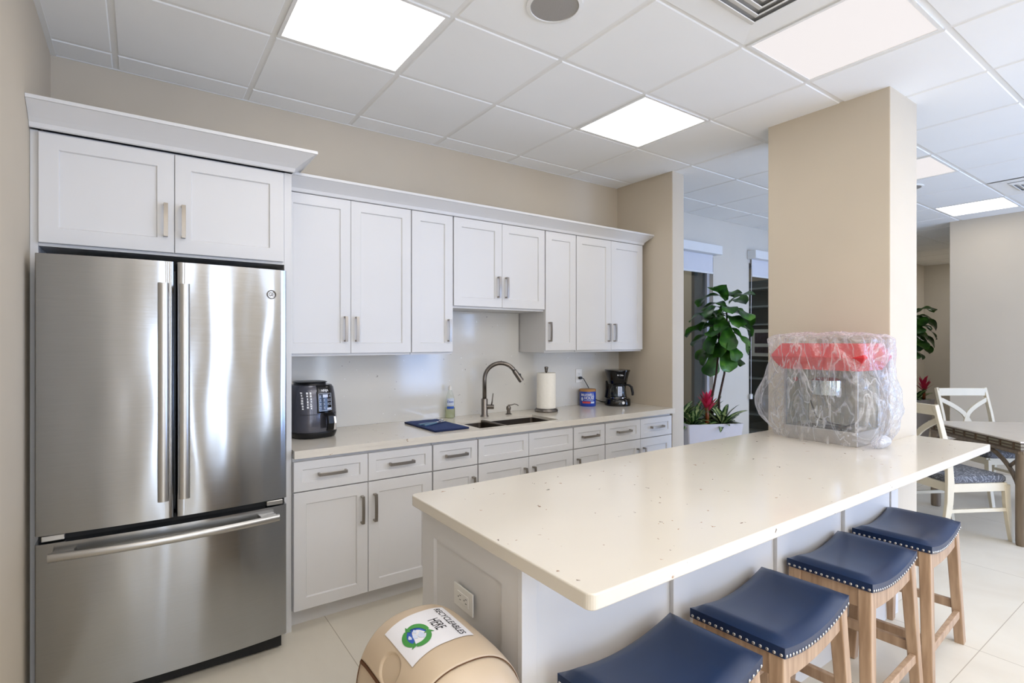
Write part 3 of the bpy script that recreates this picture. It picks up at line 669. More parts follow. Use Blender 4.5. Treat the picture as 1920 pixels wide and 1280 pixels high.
bm = BM(); bmesh.ops.create_grid(bm, x_segments=8, y_segments=16, size=.5); remap(bm, lambda x, y, z: on_fryer(.018+x*(.094-.008*(y > .3)), .220+y*.155, .003)); pn = obj('control_panel', bm, M['blackgloss'], t, smooth=True)
sm = pn.modifiers.new('s', 'SOLIDIFY'); sm.thickness = .003; sm.offset = -1
obj('logo_text', remap(text_bm('NINJA', .018, .042, bold=.0004), lambda x, y, z: on_fryer(x+.020, .268+y, .0045)), M['whiteink'], pn)
bm = BM()
def strip(bm, x0, x1, z0, z1, off=.0046):
    b = BM(); bmesh.ops.create_grid(b, x_segments=4, y_segments=2, size=.5); remap(b, lambda x, y, z: on_fryer((x0+x1)/2+x*(x1-x0), (z0+z1)/2+y*(z1-z0), off)); join(bm, b)
px0, px1, pz0, pz1 = -.020, .058, .156, .252
for a in ((px0,px1,pz1-.0018,pz1),(px0,px1,pz0,pz0+.0018),(px0,px0+.0018,pz0,pz1),(px1-.0018,px1,pz0,pz1)): strip(bm, *a)
strip(bm, .005, .036, .229, .246); strip(bm, .028, .054, .160, .171)
for r in range(4):
    for c in (-.010, .012, .036, .048):
        if r == 0 and -.005 < c < .04: continue
        if r == 3 and c > .02: continue
        z = .236-r*.0215; strip(bm, c-.006, c+.006, z+.004, z+.0055); strip(bm, c-.006, c+.006, z-.006, z-.0045); strip(bm, c-.003, c+.003, z-.001, z+.001)
obj('buttons', bm, M['landink'], pn)
bm = BM(); rnd = random.Random(3)
for c in (-.098, -.076, -.060):
    z = .262
    while z > .17:
        h = rnd.uniform(.006, .013); strip(bm, c-rnd.uniform(.002,.0045), c+rnd.uniform(.002,.0045), z-h, z, .0012); z -= h+rnd.uniform(.003,.006)
obj('printed_marks', bm, M['whiteink'], t)
bm = BM(); b = BM(); bmesh.ops.create_grid(b, x_segments=24, y_segments=1, size=.5); remap(b, lambda x, y, z: on_fryer(x*.236, .137+y*.003, .0008)); join(bm, b); obj('basket_seam', bm, M['black'], t)
bm = BM(); ribbon(bm, [on_fryer(.028,.138,.0), on_fryer(.028,.136,.03), on_fryer(.028,.128,.045), on_fryer(.028,.09,.050), on_fryer(.028,.055,.042), on_fryer(.028,.05,.030)], .042, [.02,.022,.024,.024,.02,.014], (1,0,0)); hb = obj('basket_handle', bm, M['blackgloss'], t, bevel=.005)
bm = BM(); ribbon(bm, [(.044, *on_fryer(.046,.134,.028)[1:]), (.046, *on_fryer(.046,.124,.058)[1:]), (.046, *on_fryer(.046,.09,.064)[1:]), (.046, *on_fryer(.046,.052,.056)[1:])], .014, .008, (1,0,0)); obj('chrome_trim', bm, M['chrome'], hb, bevel=.003)

# ---------------------------------------------------------------- refrigerator
t = thing('refrigerator', 'stainless steel french-door refrigerator with a bottom freezer drawer', 'refrigerator', (.459, -.05, 0))
bm = BM(); box(bm, -.445, .445, -.60, 0, .04, 1.765); obj('body', bm, M['black'], t)
bm = BM(); box(bm, -.43, .43, -.66, -.60, .01, .06); obj('kick_grille', bm, M['darkrub'], t)
bm = BM()
for x in (-.36, .36): lathe(bm, [(.02,0),(.02,.04)], 12, x, -.55); lathe(bm, [(.02,0),(.02,.04)], 12, x, -.1)
obj('foot', bm, M['darkrub'], t)
def fy(x): return -.695-.030*(1-(x/.447)**2)       # bowed front, local y
def bowed(x0, x1, z0, z1, back=-.61, n=14):
    bm = BM(); pts = []
    xs = [x0+(x1-x0)*i/n for i in range(n+1)]
    prof = [(x0, back)]+[(x0, fy(x0)+.010), (x0+.003, fy(x0)+.003)]+[(x, fy(x)) for x in xs[0:1] if False]+[(min(max(x, x0+.010), x1-.010), fy(x)) for x in xs]+[(x1-.003, fy(x1)+.003), (x1, fy(x1)+.010)]+[(x1, back)]
    out = []
    for p in prof:
        if not out or (abs(p[0]-out[-1][0])+abs(p[1]-out[-1][1])) > 1e-5: out.append(p)
    loft(bm, [[(x, y, z) for x, y in out] for z in (z0, z0+(z1-z0)/3, z0+2*(z1-z0)/3, z1)])
    return bm
G = .0045
dL = obj('door', bowed(-.447, -G, .722, 1.795), M['steel'], t, smooth='auto')
dR = obj('door', bowed(G, .447, .722, 1.795), M['steel'], t, smooth='auto')
dF = obj('freezer_drawer', bowed(-.447, .447, .078, .690), M['steel'], t, smooth='auto')
def rail(x, z0, z1):
    y0 = fy(x); bm = BM(); n = 14; pts = [(x, y0-.046-.006*math.sin(PI*k/n), z0+(z1-z0)*k/n) for k in range(n+1)]
    rings = []
    for p in pts: rings.append([(p[0]+.0195*math.cos(a), p[1]+.012*math.sin(a), p[2]) for a in [2*PI*i/16 for i in range(16)]])
    loft(bm, rings)
    for z in (z0+.004, z1-.034): box(bm, x-.012, x+.012, y0-.044, y0+.001, z, z+.03)
    return bm
obj('handle', rail(-.044, .806, 1.700), M['steel_plain'], dL, smooth='auto')
obj('handle', rail(.030, .806, 1.700), M['steel_plain'], dR, smooth='auto')
bm = BM(); n = 24; rings = []
for k in range(n+1):
    x = -.405+.81*k/n; y = fy(x)-.042-.012*(1-(x/.405)**2); z = .648
    rings.append([(x, y+.011*math.cos(a), z+.0165*math.sin(a)) for a in [2*PI*i/16 for i in range(16)]])
loft(bm, rings)
for x in (-.395, .33): box(bm, x, x+.065, fy(x)-.045, fy(x)+.004, .640, .658)
obj('handle', bm, M['steel_plain'], dF, smooth='auto')
lx, lz = .378, 1.678; ly = fy(lx)
bm = BM(); tube(bm, [(lx+.0195*math.cos(2*PI*i/32), fy(lx+.0195*math.cos(2*PI*i/32))-.001, lz+.0195*math.sin(2*PI*i/32)) for i in range(33)], .0019, 6)
tube(bm, [(lx+.016*math.cos(2*PI*i/32), fy(lx+.016*math.cos(2*PI*i/32))-.001, lz+.016*math.sin(2*PI*i/32)) for i in range(33)], .0008, 6)
join(bm, remap(text_bm('GE', .024, .022, bold=.0008), lambda x, y, z: (lx+x, fy(lx+x)-.0015, lz+y)))
obj('badge', bm, M['gunmetal'], dR)
bm = BM()
for x in (-.43, .36): box(bm, x, x+.07, fy(x)+.012, -.61, .694, .716)
obj('hinge', bm, M['steel_plain'], t, bevel=.003)
bm = BM(); box(bm, -.44, .44, -.66, -.60, .690, .722); obj('door_gasket', bm, M['darkrub'], t)

# ---------------------------------------------------------------- island
t = thing('island_cabinet', 'white panelled kitchen island base under the cream quartz top', 'kitchen island', (1.165, -2.275, 0))
L = 3.68-1.165; D = .60
bm = BM(); box(bm, .02, L, .014, D, 0, .876); obj('body', bm, M['white_paint'], t)
# end panel facing the fridge
bm = shaker(D-.006, .862, .088, .02, .010); remap(bm, lambda x, y, z: (y+.02, x+.006, z+.010)); obj('end_panel', bm, M['white_paint'], t)
bm = BM(); box(bm, -.004, .046, -.008, .012, 0, .876); obj('corner_post', bm, M['white_paint'], t, bevel=.0015)
# stool side: flat boards joined by battens
xs = [.046, .66, 1.31, 1.91, L]
for a, b in zip(xs, xs[1:]):
    bm = BM(); box(bm, a+.0015, b-.0015, .004, .014, .0, .876); obj('front_panel', bm, M['white_paint'], t)
for a in xs[1:-1]:
    bm = BM(); box(bm, a-.045, a+.045, -.012, .004, 0, .876); obj('batten', bm, M['white_paint'], t, bevel=.002)
bm = BM(); box(bm, L-.09, L, -.004, .004, 0, .876); obj('batten', bm, M['white_paint'], t, bevel=.002)
ot = outlet((1.164, -1.975, .658), -PI/2, 'white wall outlet on the island end panel above the recycling bin')
ot.rotation_euler = (0, 0, -PI/2)
for ch in ot.children: ch.rotation_euler = (0, PI/2, 0)
# top slab with rounded corners, notched round the column
bm = BM(); r = .022
def arc(cx, cy, a0, a1, n=6): return [(cx+r*math.cos(a0+(a1-a0)*k/n), cy+r*math.sin(a0+(a1-a0)*k/n)) for k in range(n+1)]
x0, x1, y0, y1 = 1.128, 4.03, -2.578, -1.652
pts = arc(x0+r, y0+r, PI, 1.5*PI)+[(x1, y0), (x1, -2.236), (3.699, -2.236), (3.699, y1)]+arc(x0+r, y1-r, PI/2, PI)
loft(bm, [[(x, y, z) for x, y in pts] for z in (.876, .914)])
tag(obj('island_countertop', bm, M['quartz'], bevel=.004, seg=3), 'large speckled cream quartz island countertop with rounded corners', 'countertop')

# ---------------------------------------------------------------- stools
def make_stool():
    t = thing('counter_stool', '', 'stool', (0,0,0), 0, 'navy saddle stools along the island')
    hx, hy, H = .248, .150, .602
    def sz(x): return -.032*(1-(x/hx)**2)            # saddle dip
    # seat pad
    bm = BM(); nx, ny = 18, 12; top = {}
    for i in range(nx+1):
        for j in range(ny+1):
            x = -hx+2*hx*i/nx; y = -hy+2*hy*j/ny
            ex = min(1, (hx-abs(x))/.05); ey = min(1, (hy-abs(y))/.05)
            puff = .022*math.sqrt(max(0, 1-(1-ex)**2))*math.sqrt(max(0, 1-(1-ey)**2))
            top[i, j] = bm.verts.new((x, y, H-.012+sz(x)+puff))
    for i in range(nx):
        for j in range(ny): bm.faces.new((top[i,j], top[i+1,j], top[i+1,j+1], top[i,j+1]))
    loop = [(i, 0) for i in range(nx)]+[(nx, j) for j in range(ny)]+[(i, ny) for i in range(nx, 0, -1)]+[(0, j) for j in range(ny, 0, -1)]
    low = [bm.verts.new((top[k].co.x, top[k].co.y, top[k].co.z-.030)) for k in loop]
    for a in range(len(loop)):
        b = (a+1) % len(loop); bm.faces.new((top[loop[a]], low[a], low[b], top[loop[b]]))
    bm.faces.new(low)
    seat = obj('seat', bm, M['leather'], t, smooth='auto')
    # nail heads
    bm = BM()
    def nail(x, y, z, nx_, ny_):
        b = BM(); bmesh.ops.create_icosphere(b, subdivisions=1, radius=.0062)
        remap(b, lambda a, c, d: (x+a*(.45 if nx_ else 1), y+c*(.45 if ny_ else 1), z+d)); join(bm, b)
    n = 22
    for k in range(n+1):
        x = -hx+.010+(2*hx-.02)*k/n
        for s in (-1, 1): nail(x, s*(hy+.001), H-.034+sz(x), 0, 1)
    n = 14
    for k in range(n+1):
        y = -hy+.010+(2*hy-.02)*k/n
        for s in (-1, 1): nail(s*(hx+.001), y, H-.034, 1, 0)
    obj('nailhead_trim', bm, M['nail'], seat, smooth=True)
    # legs splayed outwards
    tx, ty, fx, fyy = hx-.03, hy-.028, hx+.022, hy-.006
    for sx in (-1, 1):
        for sy in (-1, 1):
            bm = BM(); beam(bm, (sx*tx, sy*ty, H-.045), (sx*fx, sy*fyy, 0), .050, .044, .042, .038); obj('leg', bm, M['stoolwood'], t, bevel=.004)
    def at(sx, sy, z):
        k = 1-z/(H-.045); return (sx*(tx+(fx-tx)*k), sy*(ty+(fyy-ty)*k), z)
    # aprons: long ones curve with the saddle
    for sy in (-1, 1):
        bm = BM(); R = []
        for k in range(13):
            x = -tx+2*tx*k/12; zt = H-.045+sz(x)+.002; zb = zt-.060-.018*(x/tx)**2*0-.0
            zb = H-.115+.6*sz(x)-.0
            yy = sy*(ty+.006); R.append([(x, yy-.010, zb), (x, yy+.010, zb), (x, yy+.010, zt), (x, yy-.010, zt)])
        loft(bm, R); obj('apron', bm, M['stoolwood'], t)
    for sx in (-1, 1):
        bm = BM(); box(bm, sx*(tx+.006)-.010, sx*(tx+.006)+.010, -ty, ty, H-.115, H-.044); obj('apron', bm, M['stoolwood'], t, bevel=.002)
    for sx in (-1, 1):
        bm = BM(); beam(bm, at(sx, -1, .185), at(sx, 1, .185), .024, .040, side=Vector((1,0,0))); obj('stretcher', bm, M['stoolwood'], t, bevel=.003)
    for sy, z in ((-1, .145), (1, .225)):
        bm = BM(); beam(bm, at(-1, sy, z), at(1, sy, z), .022, .036, side=Vector((0,1,0))); obj('stretcher', bm, M['stoolwood'], t, bevel=.003)
    return t
st = make_stool()
SP = [(1.490,-2.477,.06,'navy leather saddle stool nearest the camera, cut by the bottom edge'),
      (2.066,-2.462,.075,'navy leather saddle stool second from the camera, behind the cropped one'),
      (2.721,-2.445,.045,'navy leather saddle stool third from the camera along the island'),
      (3.316,-2.438,.066,'navy leather saddle stool furthest from the camera, nearest the dining table')]
for k, (x, y, a, lab) in enumerate(SP):
    if k == 0: st.location = (x, y, 0); st.rotation_euler.z = a; st['label'] = lab
    else: dup(st, (x, y, 0), a, lab)

# ---------------------------------------------------------------- recycling bin
BX, BY = .968, -2.175
t = thing('recycling_bin', 'tan plastic swing-lid bin with a recycling sheet, by the island end', 'bin', (BX, BY, 0))
HX, HY, Z0, ZH = .160, .215, .490, .215
bm = BM(); R = []
for z, k in ((0,.80),(.01,.82),(.478,.985),(.482,1.0),(.500,1.03),(.504,1.02)):
    R.append(sup(0, 0, HX*k, HY*k, z, 48, 3.4))
loft(bm, R); obj('bin_body', bm, M['bin'], t, smooth='auto')
def dome(x, y, off=0.0):
    hx, hy = HX, HY; ax = min(1, abs(x)/hx); ay = min(1, abs(y)/hy)
    z = ZH*max(0, 1-ax**2.5)**(1/2.5)*max(0, 1-ay**4.2)**(1/4.2)
    return Z0+z+off
def dpos(s, y, off=0.0):
    """s in radians-like arc parameter -1..1 across x, mapped so vertical flanks are sampled evenly"""
    a = s*PI/2; e = 2/2.5
    ky = max(0, 1-(min(1, abs(y)/HY))**4.2)**(1/4.2)
    sx = math.copysign(abs(math.sin(a))**e, a); cz = abs(math.cos(a))**e
    fl = (1+off/.19)
    return Vector((HX*sx*(.5+.5*ky if abs(y) > .17 else 1)*fl, y, Z0+.008+ZH*cz*ky*fl))
bm = BM(); ns, ny = 36, 36
V = [[bm.verts.new(dpos(-1+2*i/ns, HY*math.sin(PI/2*(-1+2*j/ny)))) for j in range(ny+1)] for i in range(ns+1)]
for i in range(ns):
    for j in range(ny): bm.faces.new((V[i][j], V[i+1][j], V[i+1][j+1], V[i][j+1]))
obj('lid', bm, M['bin'], t, smooth=True)
bm = BM(); YD = .152; ns, ny = 110, 80
def ddpos(s, y, off=0):
    p = dpos(s, y, .006+off)
    d = ((s+.54)/.13)**2+((y+.0)/.046)**2         # thumb scoop low on the side away from the island
    if d < 1: p += Vector((.034, 0, -.028))*((1-d)**2*(1+2*d))**.6
    return p
V = [[bm.verts.new(ddpos(-.68+1.58*i/ns, -YD+2*YD*j/ny)) for j in range(ny+1)] for i in range(ns+1)]
for i in range(ns):
    for j in range(ny): bm.faces.new((V[i][j], V[i+1][j], V[i+1][j+1], V[i][j+1]))
door = obj('swing_door', bm, M['bin'], t, smooth=True); so = door.modifiers.new('s', 'SOLIDIFY'); so.thickness = .005; so.offset = -1
bm = BM()
for yy in (-YD, YD): tube(bm, [dpos(-.92+1.84*k/30, yy*1.003, .0035) for k in range(31)], .0012, 6)
tube(bm, [dpos(-.70, -YD+2*YD*k/10, .001) for k in range(11)], .006, 6)
obj('door_seam', bm, simple('seam_brown', rgb(92,58,30), .8), t)
# sheet taped on the door.  u across the text, w up the page
SY0_, SW = -.030, .094
def sheet(u, w, off):
    y = SY0_-u                      # text runs towards the camera side
    s = .02+w/.30*.95+ -.16+.18*0
    return ddpos(s, y-.35*(w)*0, .0016+off)
def on_sheet(u, w, off=0): return ddpos(-.09+w*2.45, .010-u*.88, .0020+off)
t2 = thing('recycling_sign', 'white paper sheet reading RECYCLEABLES HERE taped on the bin lid', 'sign', (BX, BY, 0))
bm = BM(); bmesh.ops.create_grid(bm, x_segments=60, y_segments=72, size=.5); remap(bm, lambda x, y, z: on_sheet(x*.196, y*.235)); so = obj('sheet', bm, M['paper'], t2, smooth=True)
b = text_bm('RECYCLEABLES', .036, .172, bold=.0003); join(b, remap(text_bm('HERE', .036, .062, bold=.0003), lambda x, y, z: (x, y-.040, z)))
bmesh.ops.triangulate(b, faces=b.faces[:]); obj('sign_text', remap(b, lambda x, y, z: on_sheet(x, y*1.0+.080, .0005)), M['blackink'], t2)
bm = BM(); bmesh.ops.create_circle(bm, cap_ends=True, segments=36, radius=.040); bmesh.ops.triangulate(bm, faces=bm.faces[:]); remap(bm, lambda x, y, z: on_sheet(x+.010, y-.035, .0004)); obj('globe_print', bm, M['blueink'], t2)
bm = BM()
for cx, cy, rr in ((.010,.016,.016),(.002,-.006,.012),(-.018,.004,.009),(-.006,-.024,.009)):
    b = BM(); bmesh.ops.create_circle(b, cap_ends=True, segments=14, radius=rr); remap(b, lambda x, y, z: on_sheet(x*(1+.3*math.sin(y*300))+cx+.010, y*.7+cy-.035, .0007)); join(bm, b)
obj('continent_print', bm, M['landink'], t2)
bm = BM()
for k in range(3):
    a0 = PI*.5+k*2*PI/3; n = 12; pr_ = []
    for i in range(n+1):
        a = a0+1.75*i/n; w = .007+.006*math.sin(PI*i/n)
        pr_.append((a, .043-w*.2, .043+w))
    V = [[bm.verts.new(on_sheet(rr*math.cos(a)+.010, rr*math.sin(a)-.035, .0010)) for rr in (ri-.005, ro)] for a, ri, ro in pr_]
    for i in range(n): bm.faces.new((V[i][0], V[i+1][0], V[i+1][1], V[i][1]))
    a = a0+1.75; tip = [(.043-.016, a), (.043+.018, a), (.045, a+.36)]
    bm.faces.new([bm.verts.new(on_sheet(rr*math.cos(q)+.010, rr*math.sin(q)-.035, .0010)) for rr, q in tip])
obj('arrow_print', bm, M['green'], t2)

# ---------------------------------------------------------------- popcorn machine under its bag
QX, QY = 3.49, -2.02
t = thing('popcorn_machine', 'red-topped countertop popcorn machine under clear plastic beside the column', 'popcorn machine', (QX, QY, .9142))
wx, wy = .135, .19
bm = BM(); box(bm, -wx, wx, -wy, wy, 0, .075); obj('base', bm, M['steel_plain'], t, bevel=.004)
bm = BM()
for sx in (-1, 1):
    for sy in (-1, 1): box(bm, sx*wx-(.012 if sx > 0 else 0), sx*wx+(.012 if sx < 0 else 0), sy*wy-(.012 if sy > 0 else 0), sy*wy+(.012 if sy < 0 else 0), .075, .40)
obj('corner_posts', bm, M['steel_plain'], t)
bm = BM(); box(bm, -wx+.004, -wx+.007, -wy+.012, wy-.012, .075, .40); box(bm, -wx+.012, wx-.012, -wy+.004, -wy+.007, .075, .40); box(bm, -wx+.012, wx-.012, wy-.007, wy-.004, .075, .40); obj('glass_panel', bm, M['jar'], t)
bm = BM(); R = []
for z, e in ((.392,0),(.396,.0),(.462,.042),(.532,0),(.536,-.004)): R.append([(-wx-.012-e,-wy-.012-e,z),(wx+.012+e*.3,-wy-.012-e,z),(wx+.012+e*.3,wy+.012+e,z),(-wx-.012-e,wy+.012+e,z)])
loft(bm, R); obj('canopy', bm, M['popred'], t, bevel=.003)
bm = BM(); lathe(bm, [(.05,.24),(.072,.25),(.078,.30),(.078,.33),(.05,.345),(0,.347)], 28, 0, .02); kt = obj('kettle', bm, M['chrome'], t, smooth='auto')
bm = BM(); tube(bm, [(0,.02,.345),(0,.02,.395)], .006, 8); tube(bm, [(-.04,.10,.33),(-.05,.16,.33)], .005, 8); obj('kettle_arm', bm, M['steel_plain'], kt, smooth=True)
bm = BM(); bmesh.ops.create_icosphere(bm, subdivisions=2, radius=.013, matrix=Matrix.Translation((-.05,.165,.33))); obj('kettle_knob', bm, M['popred'], kt, smooth=True)
bm = BM(); box(bm, -.13, -.02, -.12, .10, .076, .082); obj('crumb_tray', bm, M['darkrub'], t)
bm = BM(); tube(bm, [(-.10,.06,.22),(-.115,.02,.13),(-.12,-.06,.105),(-.12,-.13,.10),(-.10,-.17,.12)], .004, 8); obj('power_cord', bm, M['black'], t, smooth=True)
# plastic bag
t = thing('plastic_bag', 'crumpled clear plastic bag draped over the popcorn machine', 'bag', (QX, QY, .9142))
bm = BM(); na, nz = 96, 44; rings = []
def bagpt(a, v):
    # v 0 bottom .. 1 top centre
    c, s = math.cos(a), math.sin(a); e = 4.6
    if v < .72:
        z = .006+(.549)*(v/.72); q = v/.72
        bx = .182+.022*math.sin(PI*q)*(1 if c < 0 else .0)+.022*q; by = .230+.10*math.exp(-((q-.32)/.28)**2)*(1 if s > 0 else .55)+.03*q
        if q < .12: bx *= .93+.07*q/.12; by *= .93+.07*q/.12
    else:
        q = (v-.72)/.28; z = .555+.035*math.sin(q*PI/2); k = math.cos(q*PI/2)**.7; bx = .204*k; by = .26*k
    k = (abs(c/bx)**e+abs(s/by)**e)**(-1/e) if bx > 1e-4 else 0
    p = Vector((c*k, s*k, z))
    if v < .9:
        f = noise.noise(Vector((c*1.7, s*1.7, z*3)))*.030+abs(noise.noise(Vector((c*5+3, s*5, z*5))))*.030+noise.noise(Vector((c*12, s*12+7, z*11)))*.010
        f += .016*abs(math.sin(a*7+z*9+2*noise.noise(Vector((c, s, z*4)))))**3
    else: f = 0
    w = min(1, (1-v)*8)
    n = Vector((c, s, 0)); p += n*f*w
    if v > .6: p.z += (noise.noise(Vector((p.x*14, p.y*14, 2)))*.020+.012*abs(noise.noise(Vector((p.x*30, p.y*30, 5)))))
    lim = 3.697-QX
    if p.x > lim and p.y+QY > -2.24: p.x = lim-.002*abs(noise.noise(p*30))
    return p
for j in range(nz+1):
    v = j/nz*.992; rings.append([bagpt(2*PI*i/na, v) for i in range(na)])
loft(bm, rings, cap=False)
obj('bag_film', bm, plastic_film('clear_plastic_film'), t, smooth=True)
bm = BM(); rnd = random.Random(8)
rings = []
for j in range(9):      # gathered bunch of film at the corner nearest the stools
    q = j/8; rr = .045*math.sin(PI*min(1, q*.9+.1))**.6
    rings.append([(-.06+.02*q+rr*1.5*math.cos(a)+.008*noise.noise(Vector((math.cos(a)*4, math.sin(a)*4, q*6))), -.262-.01*q+rr*math.sin(a)*.9, .004+.062*q+.006*noise.noise(Vector((a*3, q*5, 1)))) for a in [2*PI*i/24 for i in range(24)]])
def bagmat2():
    m = plastic_film('bunched_plastic_film'); 
    for n in m.node_tree.nodes:
        if n.type == 'MAP_RANGE': n.inputs[3].default_value = .55; n.inputs[4].default_value = .9
    return m
loft(bm, rings); obj('bunched_end', bm, bagmat2(), t, smooth=True, sub=1)

# ---------------------------------------------------------------- dining table (its edge runs along the line of sight)
tx_, ty_, _ = cw(3.74, 3.60)
t = thing('dining_table', 'square dining table with cream top and bamboo-style fretwork edge', 'table', (tx_, ty_, 0), -YAW-.14)
# local x = to the right, local y = away
TL, TD, TH = 1.15, 1.02, .750
bm = BM(); box(bm, 0, TL, 0, TD, TH-.012, TH); obj('table_top', bm, M['tabletop'], t, bevel=.003)
bm = BM()
for a, b, c, d in ((.012,TL-.012,.012,.034),(.012,TL-.012,TD-.034,TD-.012),(.012,.034,.034,TD-.034),(TL-.034,TL-.012,.034,TD-.034)): box(bm, a, b, c, d, TH-.070, TH-.012)
ap = obj('fretwork_apron', bm, M['fret'], t)
bm = BM()
def fretside(p0, p1):
    for z in (TH-.018, TH-.042, TH-.064): beam(bm, (*p0, z), (*p1, z), .010, .0045, side=Vector((0,0,1)))
    for k in range(8):
        q = (k+.5)/8; x = p0[0]+(p1[0]-p0[0])*q; y = p0[1]+(p1[1]-p0[1])*q; box(bm, x-.006, x+.006, y-.006, y+.006, TH-.066, TH-.016)
for a, b in (((.008,.008),(.008,TD-.008)), ((.008,.008),(TL-.008,.008)), ((.008,TD-.008),(TL-.008,TD-.008)), ((TL-.008,.008),(TL-.008,TD-.008))): fretside(a, b)
obj('bamboo_strips', bm, M['fretline'], ap)
bm = BM()
for a, b in (((.02,.02),(.02,TD-.02)), ((.02,.02),(TL-.02,.02)), ((.02,TD-.02),(TL-.02,TD-.02)), ((TL-.02,.02),(TL-.02,TD-.02))): beam(bm, (*a, TH-.084), (*b, TH-.084), .028, .034, side=Vector((0,0,1)))
obj('lower_rail', bm, M['tablewood'], t, bevel=.008)
for lx_, ly_ in ((.04,.04),(TL-.04,.04),(.04,TD-.04),(TL-.04,TD-.04)):
    bm = BM(); lathe(bm, [(.030,0),(.034,.006),(.036,.03),(.036,TH-.07)], 24, lx_, ly_); obj('leg', bm, M['tablewood'], t, smooth='auto')
def brace(lx_, ly_, ax, sg, R_=.34):
    bm = BM(); pts = []
    for k in range(11):
        a = k/10*PI/2; dx = .42*(1-math.cos(a)); z = TH-.47+.375*math.sin(a)
        pts.append((lx_+(sg*dx if ax == 0 else 0), ly_+(sg*dx if ax == 1 else 0), z))
    tube(bm, pts, .016, 10)
    pts = [(lx_+(sg*.105*q if ax == 0 else 0), ly_+(sg*.105*q if ax == 1 else 0), TH-.115-.085*q) for q in (0,.5,1)]
    tube(bm, pts, .013, 10); obj('arched_brace', bm, M['tablewood'], t, smooth=True)
for lx_, ly_, ax, sg in ((.04,.04,1,1),(.04,TD-.04,1,-1),(.04,.04,0,1),(TL-.04,.04,0,-1)): brace(lx_, ly_, ax, sg)

# ---------------------------------------------------------------- dining chairs
def make_chair(label, loc, rz):
    """origin on the floor under the seat centre, facing local +x"""
    t = thing('dining_chair', label, 'chair', loc, rz, 'cream cross-back dining chairs')
    w = .235
    prof = [(-.300,0),(-.262,.16),(-.238,.30),(-.232,.44),(-.238,.56),(-.275,.75),(-.345,1.005)]
    for s in (-1, 1):
        bm = BM(); ribbon(bm, [(x, s*w, z) for x, z in prof], .026, [.036,.042,.050,.054,.046,.038,.032], (0,1,0)); obj('back_post', bm, M['cream'], t, bevel=.003)
        bm = BM(); ribbon(bm, [(.265, s*w, 0), (.240, s*w, .14), (.222, s*w, .28), (.215, s*w, .42)], .030, [.028,.034,.042,.046], (0,1,0)); obj('leg', bm, M['cream'], t, bevel=.003)
        bm = BM(); box(bm, -.22, .215, s*w-.012, s*w+.012, .375, .435); obj('seat_rail', bm, M['cream'], t, bevel=.002)
        bm = BM(); box(bm, -.235, .228, s*w-.009, s*w+.009, .225, .250); obj('stretcher', bm, M['cream'], t, bevel=.002)
    bm = BM(); box(bm, .195, .22, -w+.012, w-.012, .375, .435); box(bm, -.245, -.22, -w+.012, w-.012, .375, .435); obj('seat_rail', bm, M['cream'], t, bevel=.002)
    bm = BM(); ribbon(bm, [(-.330-.012*(1-(y/w)**2), y, .965) for y in [w*(-1+k/4) for k in range(9)]], .075, .024, (0,0,1)); obj('crest_rail', bm, M['cream'], t, bevel=.004)
    # cross splat: two arcs springing from the posts and meeting in the middle
    def bx(z): return -.240-(z-.56)*.215 if z > .56 else -.236
    bm = BM()
    for s in (-1, 1):
        up = [(bx(.72+.17*q**.6), s*(w-.008)*q, .72+.175*q**.62) for q in (0,.1,.25,.4,.55,.7,.85,1)]
        dn = [(bx(.72-.19*q**.6), s*(w-.008)*q, .72-.19*q**.62) for q in (0,.1,.25,.4,.55,.7,.85,1)]
        for P in (up, dn):
            rings = []
            for i, p in enumerate(P):
                a = Vector(P[min(i+1, 7)])-Vector(P[max(i-1, 0)]); nn = Vector((0, -a.z, a.y)).normalized()*.020; p = Vector(p)
                rings.append([p-nn+Vector((-.008,0,0)), p+nn+Vector((-.008,0,0)), p+nn+Vector((.008,0,0)), p-nn+Vector((.008,0,0))])
            loft(bm, rings)
    obj('cross_splat', bm, M['cream'], t, bevel=.002)
    bm = BM(); R = [rrect(-.232, .235, -w-.012, w+.012, .05, z) for z in (.436,)]
    def rr(k, z): return [((x-.0)*k, y*k, zz) for x, y, zz in rrect(-.222, .238, -w-.008, w+.008, .05, z)]
    loft(bm, [rr(.96,.434), rr(1.0,.446), rr(1.0,.468), rr(.96,.484), rr(.8,.494), rr(.4,.500)]); obj('seat_cushion', bm, M['paisley'], t, smooth='auto')
    return t
x, y, _ = cw(4.06, 3.36)
make_chair('cream cross-back chair at the left side of the table, partly behind the column', (x, y, 0), -YAW+.10)
x, y, _ = cw(4.86, 4.42)
make_chair('cream cross-back chair on the far side of the dining table', (x, y, 0), -YAW-PI/2)

# ---------------------------------------------------------------- blinds and the things behind the glass
def blind(x0, x1, zb, label):
    t = thing('roller_blind', label, 'blind', ((x0+x1)/2, .2, zb)); w = (x1-x0)/2
    bm = BM(); box(bm, -w, w, -.115, -.001, .20, .30); obj('cassette', bm, M['blindbox'], t, bevel=.006)
    bm = BM(); box(bm, -w+.06, w-.06, -.030, -.028, .005, .20); obj('fabric', bm, M['blind'], t)
    bm = BM(); box(bm, -w+.06, w-.06, -.036, -.022, -.012, .008); obj('bottom_bar', bm, M['blindbox'], t, bevel=.003)
    return t
blind(4.45, 5.70, 2.235, 'white roller blind nearly rolled up over the left glazed opening')
b2 = blind(6.38, 7.59, 2.262, 'white roller blind nearly rolled up over the right glazed opening')
bm = BM(); tube(bm, [(-.58,-.045,.205),(-.585,-.04,-.4),(-.585,-.04,-1.45)], .003, 6); obj('pull_chain', bm, M['whiteink'], b2)
bm = BM(); box(bm, -.60,-.57,-.05,-.03,-1.50,-1.44); obj('chain_weight', bm, M['blindbox'], b2)
